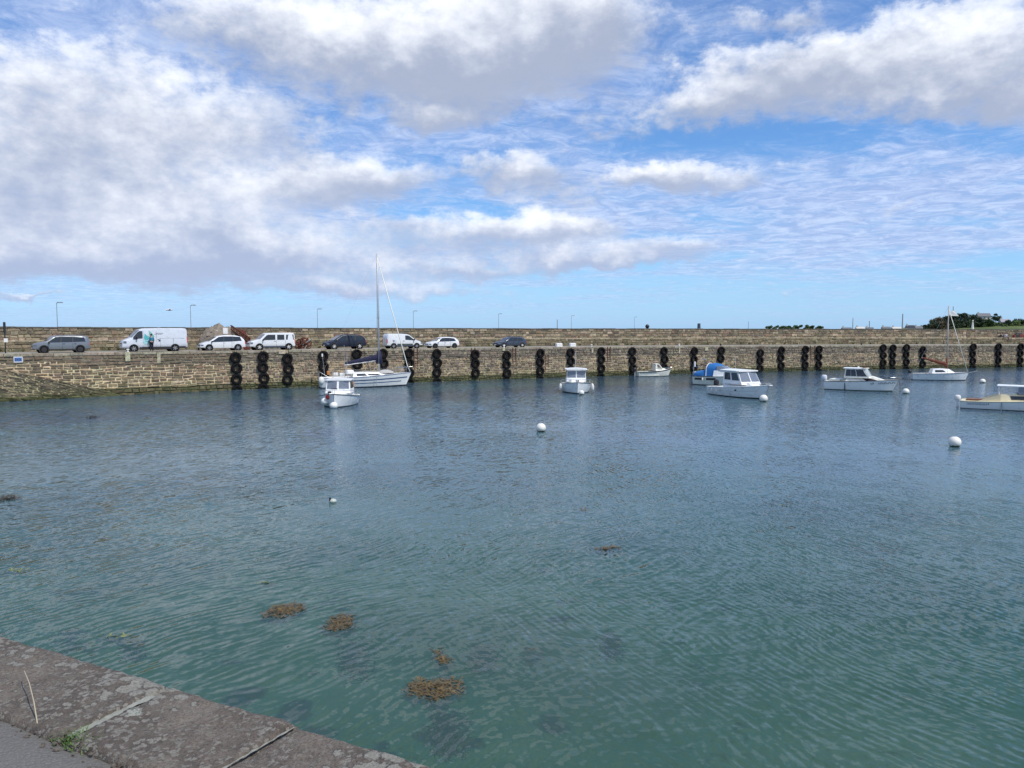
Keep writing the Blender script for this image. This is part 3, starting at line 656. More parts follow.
def vehicle(name, label, cat, px0, px1, pytop, style, paint, facing=-1, back=.7, trim=None, rim=None, W=1.8, extras=None, clad=False, gl_=None):
    st = STYLE[style]; s_m = s_at((px0+px1)/2, back)
    sa, sb_ = s_at(px0, back), s_at(px1, back); L = sb_-sa; sm2 = (sa+sb_)/2
    p, tg, nn = Pq(sm2, back); pc, _, _ = Pq(sm2, back+W/2); r2 = ray((px0+px1)/2, pytop); zr = topz(sm2)-.03
    H = EYE+r2.z/r2.y*pc.y-zr
    print(name, 'L %.2f H %.2f' % (L, H))
    a = hdg(sm2)+(PI if facing < 0 else 0)
    root = empty(name, (pc.x, pc.y, zr), a, label=label, cat=cat)
    X = lambda t_: (t_-.5)*L
    roof = [(X(a_), b_*H) for a_, b_ in st['roof']]; belt = [(X(a_), b_*H) for a_, b_ in st['belt']]; zlo = .17*H if style not in ('van',) else .13*H
    xs = sorted(set([q[0] for q in roof]+[X(k/28) for k in range(29)]))
    def plan(x):
        k = abs(x)/(L/2); return W/2*(1-.16*max(0, (k-.72)/.28)**2.0)
    boxy = style in ('van', 'ludo', 'smallvan')
    def halfw(x, z):
        zb = pinterp(belt, x); zt = pinterp(roof, x); w = plan(x); zb = min(zb, zt-.02*H)
        if z <= zlo: return w*.94
        if z <= zb: return w*(.955+.045*math.sin(PI*min(1, (z-zlo)/(zb-zlo)*.85)))
        return w*(.97-(.09 if boxy else .20)*(z-zb)/(H-pinterp(belt, X(.3))+.01))
    body = MB(); rings = []
    for x in xs:
        zt = pinterp(roof, x); zb = min(pinterp(belt, x), zt-.02*H); zl = zlo*(1.0 if abs(x) < L*.42 else 1.25); w = plan(x)
        pr = [(0, zl), (w*.90, zl), (halfw(x, zl+.02), zl+.03*H), (halfw(x, (zl+zb)/2), (zl+zb)/2), (halfw(x, zb), zb)]
        wt = halfw(x, zt)
        pr += [((halfw(x, zb)*.35+wt*.65), zb+(zt-zb)*.65), (wt*.985, zt-.035*H*min(1, (zt-zb)/(.1*H))), (wt*.88, zt-.006*H), (wt*.5, zt), (0, zt+.003*H)]
        rings.append([Vector((x, -y, z)) for y, z in pr]+[Vector((x, y, z)) for y, z in pr[-2:0:-1]])
    body.loft(rings, True, True, True); bo = body.build('body', paint, root, smooth='auto')
    wr = st['wr']*H; lowtrim = trim or paint
    if clad or trim:
        m = MB()
        for sd in (-1, 1):
            m.box((X(.49), sd*(W/2*.965), zlo+.03*H), (L*.52, .05, .10*H))
        m.box((X(.985), 0, zlo+.09*H), (.12, W*.80, .16*H)); m.box((X(.015), 0, zlo+.09*H), (.12, W*.82, .15*H)); m.build('lower_cladding', trim or blackp, root, bevel=.02)
    # arches and wheels
    for xw in st['wheels']:
        for sd in (-1, 1):
            y = sd*(W/2)
            arch = MB().cyl((X(xw), sd*(plan(X(xw))*.985-.02), wr*1.0), (0,1,0), wr*1.17, .09, 28).build('wheel_arch', blackp, root)
            wh = MB(); ty_ = [(wr*.62,-.10),(wr*.70,-.115),(wr*.94,-.11),(wr,-.08),(wr,.08),(wr*.94,.11),(wr*.70,.115),(wr*.62,.10)]
            wh.ringshape(ty_, 28, c=(0,0,0)); we = empty('wheel', (X(xw), sd*(W/2-.09), wr)); we.parent = root
            wh.build('tyre', rubber, we, smooth='auto')
            rm = MB(); rm.cyl((0, sd*.055, 0), (0,1,0), wr*.64, .05, 24)
            for k in range(6):
                a_ = k*PI/3+.3; rm.box((wr*.33*math.cos(a_), sd*.09, wr*.33*math.sin(a_)), (wr*.60, .03, wr*.13), 0, -a_)
            rm.cyl((0, sd*.10, 0), (0,1,0), wr*.16, .03, 12); rm.build('rim', rim or alu, we)
    # glazing laid on the body surface
    for poly in st['side']:
        for sd in (-1, 1):
            pts = [(X(a_), b_*H) for a_, b_ in poly]
            MB().poly([(x, sd*(halfw(x, z)+.000), z) for x, z in pts], (0, sd, .1), .022).build('side_window', gl_ or glass, root)
    def cross_glass(xa, xb, inset, name, sgn):
        za, zb = pinterp(roof, X(xa)), pinterp(roof, X(xb)); xa_, xb_ = X(xa), X(xb)
        d = Vector((xb_-xa_, 0, zb-za)).normalized(); n = Vector((d.z*sgn, 0, -d.x*sgn)); n = n if n.z > 0 else -n
        wa_, wb_ = halfw(xa_, za)*.86, halfw(xb_, zb)*.82
        a = Vector((xa_, 0, za))+d*inset; b = Vector((xb_, 0, zb))-d*inset
        MB().poly([a+Vector((0,-wa_,0)), a+Vector((0,wa_,0)), b+Vector((0,wb_,0)), b+Vector((0,-wb_,0))], n, .016).build(name, gl_ or glass, root)
    cross_glass(st['wsh'][0], st['wsh'][1], .05, 'windscreen', 1)
    # lamps, plate, mirrors, handles
    zf = .50*H if style != 'van' else .36*H
    lampw = .30*H*.5
    for sd in (-1, 1):
        h_ = MB(); xf = X(.955); h_.box((xf, sd*(plan(xf)*.86), pinterp(roof, xf)-.09*H), (.26, .26, .085*H), rz=-sd*.35); h_.build('headlight', glasspale, root, bevel=.02)
        t_ = MB(); t_.box((X(.006), sd*(plan(X(.006))*.93), .50*H), (.07, .13, (.26 if boxy else .12)*H)); t_.build('tail_light', redp, root, bevel=.01)
        m_ = MB(); xm = X(st['side'][-1][-2][0])-.02; m_.box((xm, sd*(W/2+.10), .60*H), (.12, .2, .10*H)); m_.build('wing_mirror', blackp if style != 'hatch' else paint, root, bevel=.02)
        for hx in ((.27, .47) if not boxy else (.46,)):
            MB().box((X(hx), sd*(halfw(X(hx), .52*H)+.012), .525*H), (.17,.03,.03)).build('door_handle', blackp if trim else paint, root)
        for lx in ((.315, .50) if not boxy else (.23, .43)): MB().box((X(lx), sd*(halfw(X(lx), .42*H)+.001), .40*H), (.012,.012,.36*H)).build('door_seam', darkline, root)
        if not boxy:
            q0, q1 = st['side'][0], st['side'][-1]; pg = [q0[0], q0[1], q0[2], q1[1], q1[2], q1[3], q1[4], q0[3]]
            MB().poly([(X(a_), sd*(halfw(X(a_), b_*H)-.008), b_*H) for a_, b_ in pg], (0, sd, .1), .022).build('pillar_trim', blackp, root)
    MB().box((X(.998), 0, zlo+.10*H), (.04,.52,.11)).build('number_plate', whitecloth, root); MB().box((X(.0), 0, zlo+.16*H), (.05,.52,.11)).build('number_plate', whitecloth, root)
    MB().box((X(.992), 0, zlo+.21*H), (.05, W*.5, .07*H)).build('grille', blackp, root, bevel=.01)
    if extras: extras(root, L, H, W, X, halfw)
    return root
pw = material('white_car_paint', (.74,.76,.78), .25, vary=.03, coat=.5, dirt=((.5,.5,.47), .25, 2.5, .5))
pw2 = material('cool_white_van_paint', (.64,.68,.74), .3, vary=.03, coat=.4, dirt=((.45,.46,.45), .3, 2., .5))
psil = material('silver_grey_paint', (.20,.22,.24), .32, metal=.35, vary=.05, coat=.5)
pnavy = material('dark_navy_paint', (.008,.012,.028), .35, vary=.1, coat=.15)
pgrey = material('blue_grey_paint', (.055,.07,.10), .32, metal=.3, vary=.08, coat=.3)
teal = material('teal_vinyl', (.08,.42,.45), .4, vary=.3, scale=5)
def ex_suv(root, L, H, W, X, hw):
    m = MB()
    for sd in (-1, 1):
        y = sd*(hw(X(.3), H)*.86); m.tube([(X(.10), y, H*.985), (X(.14), y, H*1.04), (X(.52), y, H*1.045), (X(.57), y, H*.99)], .02, 6)
    m.box((X(.22), 0, H*1.055), (.07, W*.74, .03)); m.box((X(.46), 0, H*1.055), (.07, W*.74, .03)); m.build('roof_rails', blackp, root)
def ex_van(root, L, H, W, X, hw):
    for sd in (-1, 1):
        y = lambda x, z: sd*(hw(x, z)+.004)
        def patch(pts, mat, name):
            pp = [(X(a), b*H) for a, b in pts]; MB().poly([(x, y(x, z), z) for x, z in pp], (0, sd, .05), .012).build(name, mat, root)
        patch([(.545,.52),(.52,.66),(.555,.80),(.60,.90),(.60,.75),(.585,.62),(.62,.70),(.65,.66),(.625,.56)], material('green_teal_vinyl', (.20,.45,.40), .4, vary=.3, scale=6), 'leaf_graphic')
        patch([(.615,.56),(.63,.68),(.665,.78),(.68,.60),(.66,.44),(.63,.42)], teal, 'leaf_graphic')
        patch([(.665,.30),(.70,.42),(.69,.50),(.60,.50),(.59,.36)], material('pale_teal_vinyl', (.35,.62,.66), .4), 'leaf_graphic')
        MB().cyl((X(.445), y(X(.445), .47*H), .475*H), (0,1,0), .085, .03, 14).build('round_logo', blackink, root)
        lt = MB()
        for r in range(2):
            x = .39+.02*r
            for k in range(9): lt.box((X(x+.013*k), y(X(x), .74*H)+sd*.004, (.79-.05*r)*H), (.045,.012,.035+.02*(k % 3 == 0)))
        lt.build('lettering', blackink, root)
        MB().box((X(.48), sd*(W/2*.975), .185*H), (L*.46, .05, .07*H)).build('side_strip', blackp, root, bevel=.01)
        MB().box((X(.10), sd*(W/2*.965), .185*H), (L*.13, .05, .09*H)).build('side_strip', blackp, root, bevel=.01)
        sg_ = material('seam_shadow_grey', (.22,.24,.27), .6)
        for q in (.49, .69): MB().box((X(q), sd*(hw(X(q), .5*H)+.002), .56*H), (.014,.01,.66*H)).build('door_seam', sg_, root)
        m = MB(); m.box((X(.25), sd*(hw(X(.25), .56*H)+.004), .575*H), (L*.40,.012,.014)); m.build('door_seam', material('seam_shadow_grey', (.22,.24,.27), .6), root)
def ex_svan(root, L, H, W, X, hw):
    for sd in (-1, 1):
        MB().box((X(.49), sd*(hw(X(.49), .33*H)+.006), .30*H), (L*.44,.03,.075*H)).build('side_strip', material('green_black_trim', (.05,.08,.05), .5), root, bevel=.01)
        MB().box((X(.17), sd*(hw(X(.17), .5*H)+.006), .52*H), (.22,.02,.26)).build('side_badge', material('pale_blue_badge', (.30,.33,.42), .4), root)
vehicle('parked_car', 'silver grey estate car with black roof rails, leftmost car on the quay', 'car', 33.5, 91, 335.2, 'suv', psil, trim=blackp, rim=blackp, W=1.85, extras=ex_suv, back=.8)
vehicle('panel_van', 'large white panel van with teal leaf graphics on its side', 'van', 123, 188.5, 328.2, 'van', pw2, trim=blackp, W=2.0, extras=ex_van, back=.8, rim=galv)
vehicle('parked_car', 'white hatchback with dark windows parked in front of the grey heap', 'car', 201, 246.3, 335.1, 'mpv', pw, rim=galv, back=.75)
vehicle('family_van', 'boxy white family van with three side windows and silver wheels', 'van', 250.5, 296, 332.8, 'ludo', pw, rim=whitecloth, back=.75, trim=pgrey)
vehicle('parked_car', 'dark navy people carrier with pale wheels, behind the yacht stern', 'car', 327, 367, 334.2, 'mpv', pnavy, rim=whitecloth, back=.8)
vehicle('delivery_van', 'small white delivery van facing right behind the yacht forestay', 'van', 387.8, 423.2, 333.7, 'smallvan', pw, facing=1, rim=galv, back=.8, extras=ex_svan, trim=pgrey)
vehicle('parked_car', 'smallest white hatchback with black wheels, right of the small delivery van', 'car', 429.5, 460, 336.9, 'hatch', pw, rim=blackp, back=.9)
vehicle('parked_car', 'dark blue-grey hatchback with silver wheels, last car to the right', 'car', 498.6, 527.4, 336.6, 'hatch', pgrey, rim=whitecloth, back=.9)
# ------------------------------------------------------------ boats (x towards the bow, origin amidships on the waterline)
class Hull:
    def __init__(s, L, B, fs, fb, trans=.82, rake=.10, sheer=2.0, tumble=.86, full=2.3, wl=.80):
        s.L, s.B, s.fs, s.fb, s.trans, s.rake, s.sh, s.tum, s.full, s.wl = L, B, fs, fb, trans, rake, sheer, tumble, full, wl
    def b(s, t): # half beam at the sheer
        if t < .42: k = s.trans+(1-s.trans)*math.sin(PI/2*t/.42)
        else: k = max(.012, 1-((t-.42)/.58)**s.full)
        return s.B/2*k
    def z(s, t): return s.fs+(s.fb-s.fs)*max(0, t)**s.sh
    def x(s, t, f=1.0): # f 1 at the sheer, 0 at the keel
        return s.L*(t-.5)-s.L*s.rake*(1-f)*t**5+.0
    def side(s, t, f): # point on the topside: f 0 at waterline .. 1 at sheer
        b0 = s.b(t)*(s.wl-.35*t**3); b1 = s.b(t); k = f**.75
        return Vector((s.x(t, .35+.65*f), b0+(b1-b0)*k, -.04+(s.z(t)+.04)*f))
    def parts(s, root, topm, botm, deckm, cockpit=(.03,.40), floor=.12, sidedeck=.16, rub=darkline, rubr=.028, deckz=-.04, inner=None):
        ts = [0,.05,.1,.2,.3,.4,.5,.6,.7,.78,.85,.91,.95,.98,1.0]
        m = MB(); rings = []
        for t_ in ts:
            half = [s.side(t_, f) for f in (.12,.35,.6,.8,1.0)]
            rings.append([Vector((p.x, -p.y, p.z)) for p in half[::-1]]+half)
        n = len(rings[0])
        m2 = MB(); m2.loft(rings, False, False, False)
        r0 = rings[0]; m2.add(r0, [(k, k+1, n-2-k, n-1-k) for k in range(n//2-1)])       # transom
        m2.build('hull', topm, root, smooth='auto')
        mb_ = MB(); rr = []
        for t_ in ts:
            a = s.side(t_, .125); a.y *= .998; w = s.side(t_, 0); k = Vector((s.x(t_, 0), .0, -.34*(1-.75*t_**4)))
            c = Vector(((w.x+k.x)/2, w.y*.72, (w.z+k.z)*.55))
            rr.append([Vector((a.x,-a.y,a.z)), Vector((w.x,-w.y,w.z)), Vector((c.x,-c.y,c.z)), k, c, w, a])
        mb_.loft(rr, False, False, False); q = rr[0]; mb_.add(q, [(0,1,5,6),(1,2,4,5),(2,3,4)]); mb_.build('bottom', botm, root, smooth='auto')
        c0, c1 = cockpit; tt = sorted(set([t_ for t_ in ts]+[c0, c1])); d = MB()
        inr = lambda t_: max(.02, s.b(t_)-sidedeck)
        for a, b in zip(tt[:-1], tt[1:]):
            za, zb = s.z(a)+deckz, s.z(b)+deckz
            if a >= c0-1e-6 and b <= c1+1e-6:
                for sd in (-1, 1):
                    d.add([(s.x(a), sd*s.b(a), za), (s.x(b), sd*s.b(b), zb), (s.x(b), sd*inr(b), zb), (s.x(a), sd*inr(a), za)], [(0,1,2,3)])
                    d.add([(s.x(a), sd*inr(a), za), (s.x(b), sd*inr(b), zb), (s.x(b), sd*inr(b), floor), (s.x(a), sd*inr(a), floor)], [(0,1,2,3)])
                d.add([(s.x(a), -inr(a), floor), (s.x(b), -inr(b), floor), (s.x(b), inr(b), floor), (s.x(a), inr(a), floor)], [(0,1,2,3)])
            else:
                d.add([(s.x(a), -s.b(a), za), (s.x(b), -s.b(b), zb), (s.x(b), 0, zb+.04), (s.x(a), 0, za+.04)], [(0,1,2,3)])
                d.add([(s.x(a), s.b(a), za), (s.x(b), s.b(b), zb), (s.x(b), 0, zb+.04), (s.x(a), 0, za+.04)], [(0,1,2,3)])
        for c in (c0, c1): d.add([(s.x(c), -inr(c), floor), (s.x(c), inr(c), floor), (s.x(c), inr(c), s.z(c)+deckz), (s.x(c), -inr(c), s.z(c)+deckz)], [(0,1,2,3)])
        d.build('deck', deckm, root, fix=False)
        rb = MB(); pts = [(s.x(t_), s.b(t_), s.z(t_)-.03) for t_ in ts]; loop = [(p[0], -p[1], p[2]) for p in pts]+[p for p in pts[::-1]]
        rb.tube(loop, rubr, 6); rb.build('rubbing_strake', rub, root, smooth=True)
        return s
    def stripe(s, root, mat, f0, f1, t0=.02, t1=.97, name='hull_stripe'):
        n = 16
        for sd in (-1, 1):
            r1 = []; r2 = []
            for k in range(n+1):
                t_ = t0+(t1-t0)*k/n; a, b = s.side(t_, f0), s.side(t_, f1)
                for p, r in ((a, r1), (b, r2)): r.append(Vector((p.x, sd*(p.y+.006), p.z)))
            MB().loft([r1, r2], False, False, False).build(name, mat, root)
def cabin(root, x0, x1, w0, w1, z0, h, fr=.35, rr=.05, side_t=.10, mat=None, name='cabin', crown=.05, bev=.05):
    """a coachroof or wheelhouse: x0 aft, x1 forward, widths, rakes of the front and rear faces; returns a function for its side"""
    def ring(k):
        z = z0+h*k; xa, xb = x0+rr*k, x1-fr*k; wa, wb = w0/2-side_t*k, w1/2-side_t*k
        return [Vector((xa,-wa,z)), Vector(((xa+xb)/2,-(wa+wb)/2*1.03,z)), Vector((xb,-wb,z)), Vector((xb+.06*(w1),0,z+.0)), Vector((xb,wb,z)), Vector(((xa+xb)/2,(wa+wb)/2*1.03,z)), Vector((xa,wa,z))]
    m = MB(); top = ring(1); m.loft([ring(0), ring(.5), top], True, False, False)
    c = Vector(((top[0].x+top[2].x)/2, 0, top[0].z+crown)); m.add(top+[c], [(k, (k+1) % 7, 7) for k in range(7)])
    m.build(name, mat or gelcoat, root, smooth='auto')
    def P3(u, k, sd):  # side point: u 0 aft..1 fwd, k 0 bottom..1 top
        r_ = ring(k)
        if u <= .5: p = r_[0].lerp(r_[1], u*2)
        else: p = r_[1].lerp(r_[2], (u-.5)*2)
        return Vector((p.x, p.y*(1 if sd < 0 else -1), p.z))
    def Pf(v, k): # front face: v -1..1
        r_ = ring(k); return r_[3].lerp(r_[2] if v < 0 else r_[4], abs(v))
    def Pa(v, k): r_ = ring(k); return Vector((r_[0].x, r_[6].y*v, r_[0].z))
    return P3, Pf, Pa
def pane(root, pts, n, mat, name='window', th=.014): return MB().poly(pts, n, th).build(name, mat, root)
def win_side(root, P3, u0, u1, k0, k1, mat=None, skew=0., n_=1, name='window'):
    for sd in (-1, 1):
        for q in range(n_):
            a = u0+(u1-u0)*q/n_+.008; b = u0+(u1-u0)*(q+1)/n_-.008
            pane(root, [P3(a, k0, sd), P3(b, k0, sd), P3(b-skew*(1 if q == n_-1 else 0), k1, sd), P3(a, k1, sd)], (0, sd, .12), mat or glass, name)
def win_front(root, Pf, k0, k1, mat=None, panes=2, m=.06):
    for q in range(panes):
        a = -1+2*q/panes+m; b = -1+2*(q+1)/panes-m
        pane(root, [Pf(a, k0), Pf(b, k0), Pf(b, k1), Pf(a, k1)], (1, 0, .4), mat or glasspale, 'windscreen', .02)
def roof(root, x0, x1, w, z, th=.06, mat=None, name='roof'):
    m = MB(); rings = []
    for x, k in ((x0,.9),(x0+.08,1),(x1-.15,1),(x1,.86)):
        rings.append([Vector((x,-w/2*k,z)), Vector((x,-w/2*k,z+th*.6)), Vector((x,-w/4*k,z+th)), Vector((x,0,z+th*1.15)), Vector((x,w/4*k,z+th)), Vector((x,w/2*k,z+th*.6)), Vector((x,w/2*k,z))])
    m.loft(rings, True); return m.build(name, mat or gelcoat, root, smooth='auto')
def pulpit(root, H, t0=.72, h=.55, r=.016, name='bow_rail', posts=3):
    m = MB(); ts = [t0+(1-t0)*k/6 for k in range(7)]
    top = [(H.x(t_)+(.10 if t_ == 1 else 0), max(.10, H.b(t_)-.06), H.z(t0)+h+(H.z(t_)-H.z(t0))*.6) for t_ in ts]
    loop = [(p[0], -p[1], p[2]) for p in top]+top[::-1]; m.tube(loop, r, 5)
    for sd in (-1, 1):
        m.tube([(H.x(t0), sd*(H.b(t0)-.06), H.z(t0)), (top[0][0], sd*top[0][1], top[0][2])], r, 5)
        for k in (2, 4, 6)[:posts]: m.tube([(H.x(ts[k])-.05, sd*max(.05, H.b(ts[k])-.07), H.z(ts[k])), (top[k][0], sd*top[k][1], top[k][2])], r, 5)
    m.build(name, steel, root)
def fend(root, p, l=.55, r=.11, ax='z', mat=None):
    m = MB(); p = Vector(p)
    if ax == 'z': m.ball(p, 1, (r, r, l/2), 12, 10)
    o = m.build('fender', mat or fender, root, smooth=True)
    l_ = MB().tube([p+Vector((0,0,l/2-.02)), p+Vector((0,0,l/2+.28))], .009, 4).build('lanyard', ropem, o); return o
def outboard(root, H, hp=1.0, mat=None, y=0, z=None):
    z = H.fs if z is None else z; x = H.x(0)-.16; m = MB()
    rings = []
    for k, (zz, sx_, sy_) in enumerate(((0,.20,.15),(.08,.24,.19),(.30,.25,.19),(.42,.20,.15),(.46,.12,.09))):
        rings.append([Vector((x-.10+sx_*hp*math.cos(a), y+sy_*hp*math.sin(a), z+.02+zz*hp)) for a in [2*PI*j/12 for j in range(12)]])
    m.loft(rings, True); o = m.build('outboard_motor', mat or blackp, root, smooth='auto')
    MB().box((x-.10, y, z-.35), (.16,.10,.75)).build('motor_leg', mat or galv, o, bevel=.02); return o
def boat_root(name, label, cat, ps, heading, Lc=0.0):
    """ps: picture position of the midship waterline"""
    p = atz(*ps, 0); return empty(name, (p.x, p.y, 0), heading, label=label, cat=cat)
def marks(root, H, t0, n, f=.70, sz=.10, sd=-1, mat=None, gap=.5, name='lettering'):
    m = MB(); L = H.L; dt = sz*.9/L
    for k in range(n):
        if k in (2, 3) and gap: continue
        p = H.side(t0+dt*k, f); p2 = H.side(t0+dt*k+.01, f); a = math.atan2((p2.y-p.y)*sd, p2.x-p.x)
        w, hgt = sz*.55, sz*(1 if k % 2 else .8)
        m.box((p.x, sd*(p.y+.008), p.z), (w*.5, .012, hgt), a); m.box((p.x+w*.3, sd*(p.y+.006), p.z+hgt*(.3 if k % 2 else -.3)), (w*.8, .012, hgt*.4), a)
    m.build(name, mat or blackink, root)

# --- A: cabin boat seen bow-on in front of the yacht
A = boat_root('cabin_boat', 'white cabin boat seen bow-on before the yacht stern, with ball fenders and red float', 'motor boat', (339.5, 404.8), R(-86))
h = Hull(5.6, 3.05, .62, 1.12, .86, .07, 1.8, full=2.6, wl=.82); h.parts(A, gelgrey, antifoul, gelcoat, (.03,.36), .15)
P3, Pf, Pa = cabin(A, -1.3, 1.85, 2.05, 1.15, .70, .62, .55, .05, .10, name='cuddy'); 
P3, Pf, Pa = cabin(A, -1.05, .72, 2.1, 1.96, 1.0, 1.0, .28, .0, .09, name='wheelhouse')
win_front(A, Pf, .34, .92, glasspale, 2, .09); win_side(A, P3, .10, .93, .36, .90, glass, .04, 2); roof(A, -1.25, .62, 2.05, 1.99, .09)
MB().box((.95, -.25, 1.38), (.35,.5,.03)).build('deck_hatch', glass, A)
pulpit(A, h, .52, .42); fend(A, (-1.2, -1.50, .55), .7, .16)
fb_ = MB().ball((2.0, -.80, .46), .32, (1,1,.92), 14, 10).build('ball_fender', fender, A, smooth=True)
fb_ = MB().ball((2.72, -.02, .20), .32, (1,1,.9), 14, 10).build('ball_fender', fender, A, smooth=True)
MB().ball((2.30, -.52, .84), .19, (.6,1,1), 10, 8).build('red_float', redp, A, smooth=True)
MB().box((2.5, -.35, 1.22), (.22,.28,.14)).build('windlass', blackp, A, bevel=.03)
MB().tube([(-.3,.6,2.15), (-.35,.6,4.0)], .014, 5).build('aerial', wire, A)
m = MB(); m.tube([(-2.3,-1.0,.6), (-2.35,-1.0,1.5), (-2.35,1.0,1.5), (-2.3,1.0,.6)], .02, 6); m.build('stern_rail', steel, A)
MB().box((-1.9, .75, 1.45), (.3,.35,.5)).build('locker', orangep, A, bevel=.05)
outboard(A, h, 1.1)

# --- B: sailing yacht along the quay
B = boat_root('sailing_yacht', 'white sailing yacht with tall mast and navy sail cover moored along the quay', 'yacht', (366.5, 386.6), R(20))
h = Hull(9.6, 3.1, 1.05, 1.45, .70, .10, 1.6, full=1.9, wl=.76); h.parts(B, gelcoat, antifoul, gelcoat, (.03,.34), .45, .25, rub=stripeb, rubr=.022)
h.stripe(B, stripeb, .62, .71, .04, .97); h.stripe(B, stripeb, .38, .44, .06, .90)
P3, Pf, Pa = cabin(B, -1.55, 2.35, 1.95, 1.0, 1.05, .48, .95, .12, .16, name='coachroof', crown=.07)
win_side(B, P3, .10, .42, .30, .74, glass, .02, 1); win_side(B, P3, .46, .86, .36, .66, glass, .05, 1)
MB().box((2.55, 0, 1.33), (.5,.5,.05)).build('fore_hatch', glass, B, bevel=.01)
# upturned dinghy on the foredeck
dg = MB(); rings = []
for k in range(9):
    u = k/8; w = .52*math.sin(PI*min(1, u*.85+.12))**.6; z = .34*math.sin(PI*min(1, max(.02, u*.9+.06)))**.7
    rings.append([Vector((1.05+1.9*u, w*math.cos(a), 1.42+z*math.sin(a)+.0)) for a in [PI*j/8 for j in range(9)]])
tag(MB().loft(rings, True).build('dinghy', material('dinghy_grey', (.42,.42,.40), .7), None, smooth='auto', loc=B.location, rz=R(20)), 'small pale grey dinghy upturned on the yacht foredeck ahead of the mast', 'dinghy')
mx_ = 1.35; my_top = 13.9
MB().tube([(mx_,0,1.4), (mx_-.02,0,my_top*.6), (mx_-.10,0,my_top)], .115, 10, .07).build('mast', alu, B, smooth=True)
MB().tube([(mx_-.1,0,2.75), (mx_-3.6,0,2.3)], .06, 8).build('boom', alu, B)
sc = MB(); rings = []
for k in range(13):
    u = k/12; w = .15*(1-.3*u)*(1+.2*math.sin(k*2.1)); hgt = (.38*(1-u)**1.5+.34)*(1+.08*math.sin(k*3))
    x = mx_-.02-3.5*u; zz = 2.75-.42*u
    rings.append([Vector((x, w*math.sin(a), zz+hgt*.5-math.cos(a)*hgt*.5*(1 if math.cos(a) < 0 else .95))) for a in [2*PI*j/10 for j in range(10)]])
sc.loft(rings, True); sc.build('sail_cover', navycloth, B, smooth=True)
MB().tube([(mx_+.02,0,2.4),(mx_+.02,0,3.7)], .38, 10, .22).build('mast_cover', navycloth, B, smooth=True)
top = Vector((mx_-.10, 0, my_top))
MB().tube([(h.x(1)-.12, 0, h.z(1)+.05), (h.x(1)-.12-.3, 0, h.z(1)+.7), top-Vector((0,0,.25))], .055, 8, .045).build('furled_genoa', offwhite, B, smooth=True)
MB().tube([(h.x(0)+.1, 0, h.fs), top], .005, 4).build('backstay', wire, B)
for sd in (-1, 1):
    MB().tube([(mx_-.3, sd*1.38, 1.12), (mx_-.05, sd*.72, my_top*.52), top-Vector((0,0,.4))], .012, 4).build('shroud', wire, B)
    MB().tube([(mx_-.05, 0, my_top*.52+.02), (mx_-.05, sd*.74, my_top*.52)], .025, 5).build('spreader', alu, B)
m = MB()
for t_ in (.12,.28,.45,.62,.78,.9):
    for sd in (-1, 1): m.tube([(h.x(t_), sd*(h.b(t_)-.07), h.z(t_)), (h.x(t_), sd*(h.b(t_)-.07), h.z(t_)+.58)], .013, 4)
for zz in (.32, .57):
    for sd in (-1, 1): m.tube([(h.x(t_), sd*(h.b(t_)-.07), h.z(t_)+zz) for t_ in (.12,.28,.45,.62,.78,.9)], .007, 4)
m.build('lifeline', wire, B); pulpit(B, h, .84, .62, posts=2)
m = MB(); m.tube([(h.x(.1), -(h.b(.1)-.1), h.fs), (h.x(0)-.1, -(h.b(0)-.15), h.fs+.65), (h.x(0)-.1, h.b(0)-.15, h.fs+.65), (h.x(.1), h.b(.1)-.1, h.fs)], .018, 6)
m.tube([(h.x(0)-.1, -.5, h.fs), (h.x(0)-.1, -.5, h.fs+.65)], .016, 5); m.tube([(h.x(0)-.1, .5, h.fs), (h.x(0)-.1, .5, h.fs+.65)], .016, 5); m.build('stern_rail', steel, B)
MB().ball((h.x(0)+.05, -1.18, .82), .36, (.8,.6,1.1), 12, 10).build('ball_fender', fender, B, smooth=True)
MB().box((-1.75, 0, 1.58), (.9,1.5,.42), taper=.8).build('spray_hood', whitecloth, B, bevel=.1)
for xx, yy in ((-2.6,-.55),(-3.1,.5)): MB().box((xx, yy, 1.35), (.5,.3,.32)).build('cockpit_cushion', whitecloth, B, bevel=.06)
MB().tube([(-4.2,.3,1.0),(-4.45,.35,3.3)], .02, 5).build('danbuoy_pole', galv, B); MB().box((-4.45,.35,3.35), (.14,.14,.3)).build('lamp', whitecloth, B)
MB().tube([(-2.35,-.9,1.1),(-2.37,-.9,4.4)], .022, 5).build('aerial_pole', galv, B)
MB().box((-4.0,-.6,1.55), (.25,.3,.4)).build('life_ring_bag', orangep, B, bevel=.05)
MB().box((mx_-.55, -1.52, .62), (.05,.03,.9)).build('fender_board', galv, B)

# --- C: cabin boat bow-on in the middle
C_ = boat_root('cabin_boat', 'white cabin boat seen bow-on in the middle, pale windscreen and fenders on both sides', 'motor boat', (576, 391.5), R(-92))
h = Hull(5.9, 3.0, .66, 1.12, .88, .07, 1.8, full=2.7, wl=.84); h.parts(C_, gelgrey, antifoul, gelcoat, (.03,.34), .15)
cabin(C_, -1.2, 1.9, 2.05, 1.15, .72, .50, .6, .05, .10, name='cuddy')
P3, Pf, Pa = cabin(C_, -1.15, .55, 2.0, 1.88, 1.0, 1.15, .18, .0, .06, name='wheelhouse')
win_front(C_, Pf, .34, .88, glasspale, 2, .05); win_side(C_, P3, .08, .93, .34, .88, glass, .03, 2); roof(C_, -1.35, .72, 2.12, 2.12, .14)
pulpit(C_, h, .55, .36)
for y in (-1, 1):
    for xx in (.55, 1.15): fend(C_, (xx, y*1.52, .50), .70, .15)
MB().box((2.55, 0, 1.20), (.3,.34,.14)).build('anchor_roller', galv, C_, bevel=.03)
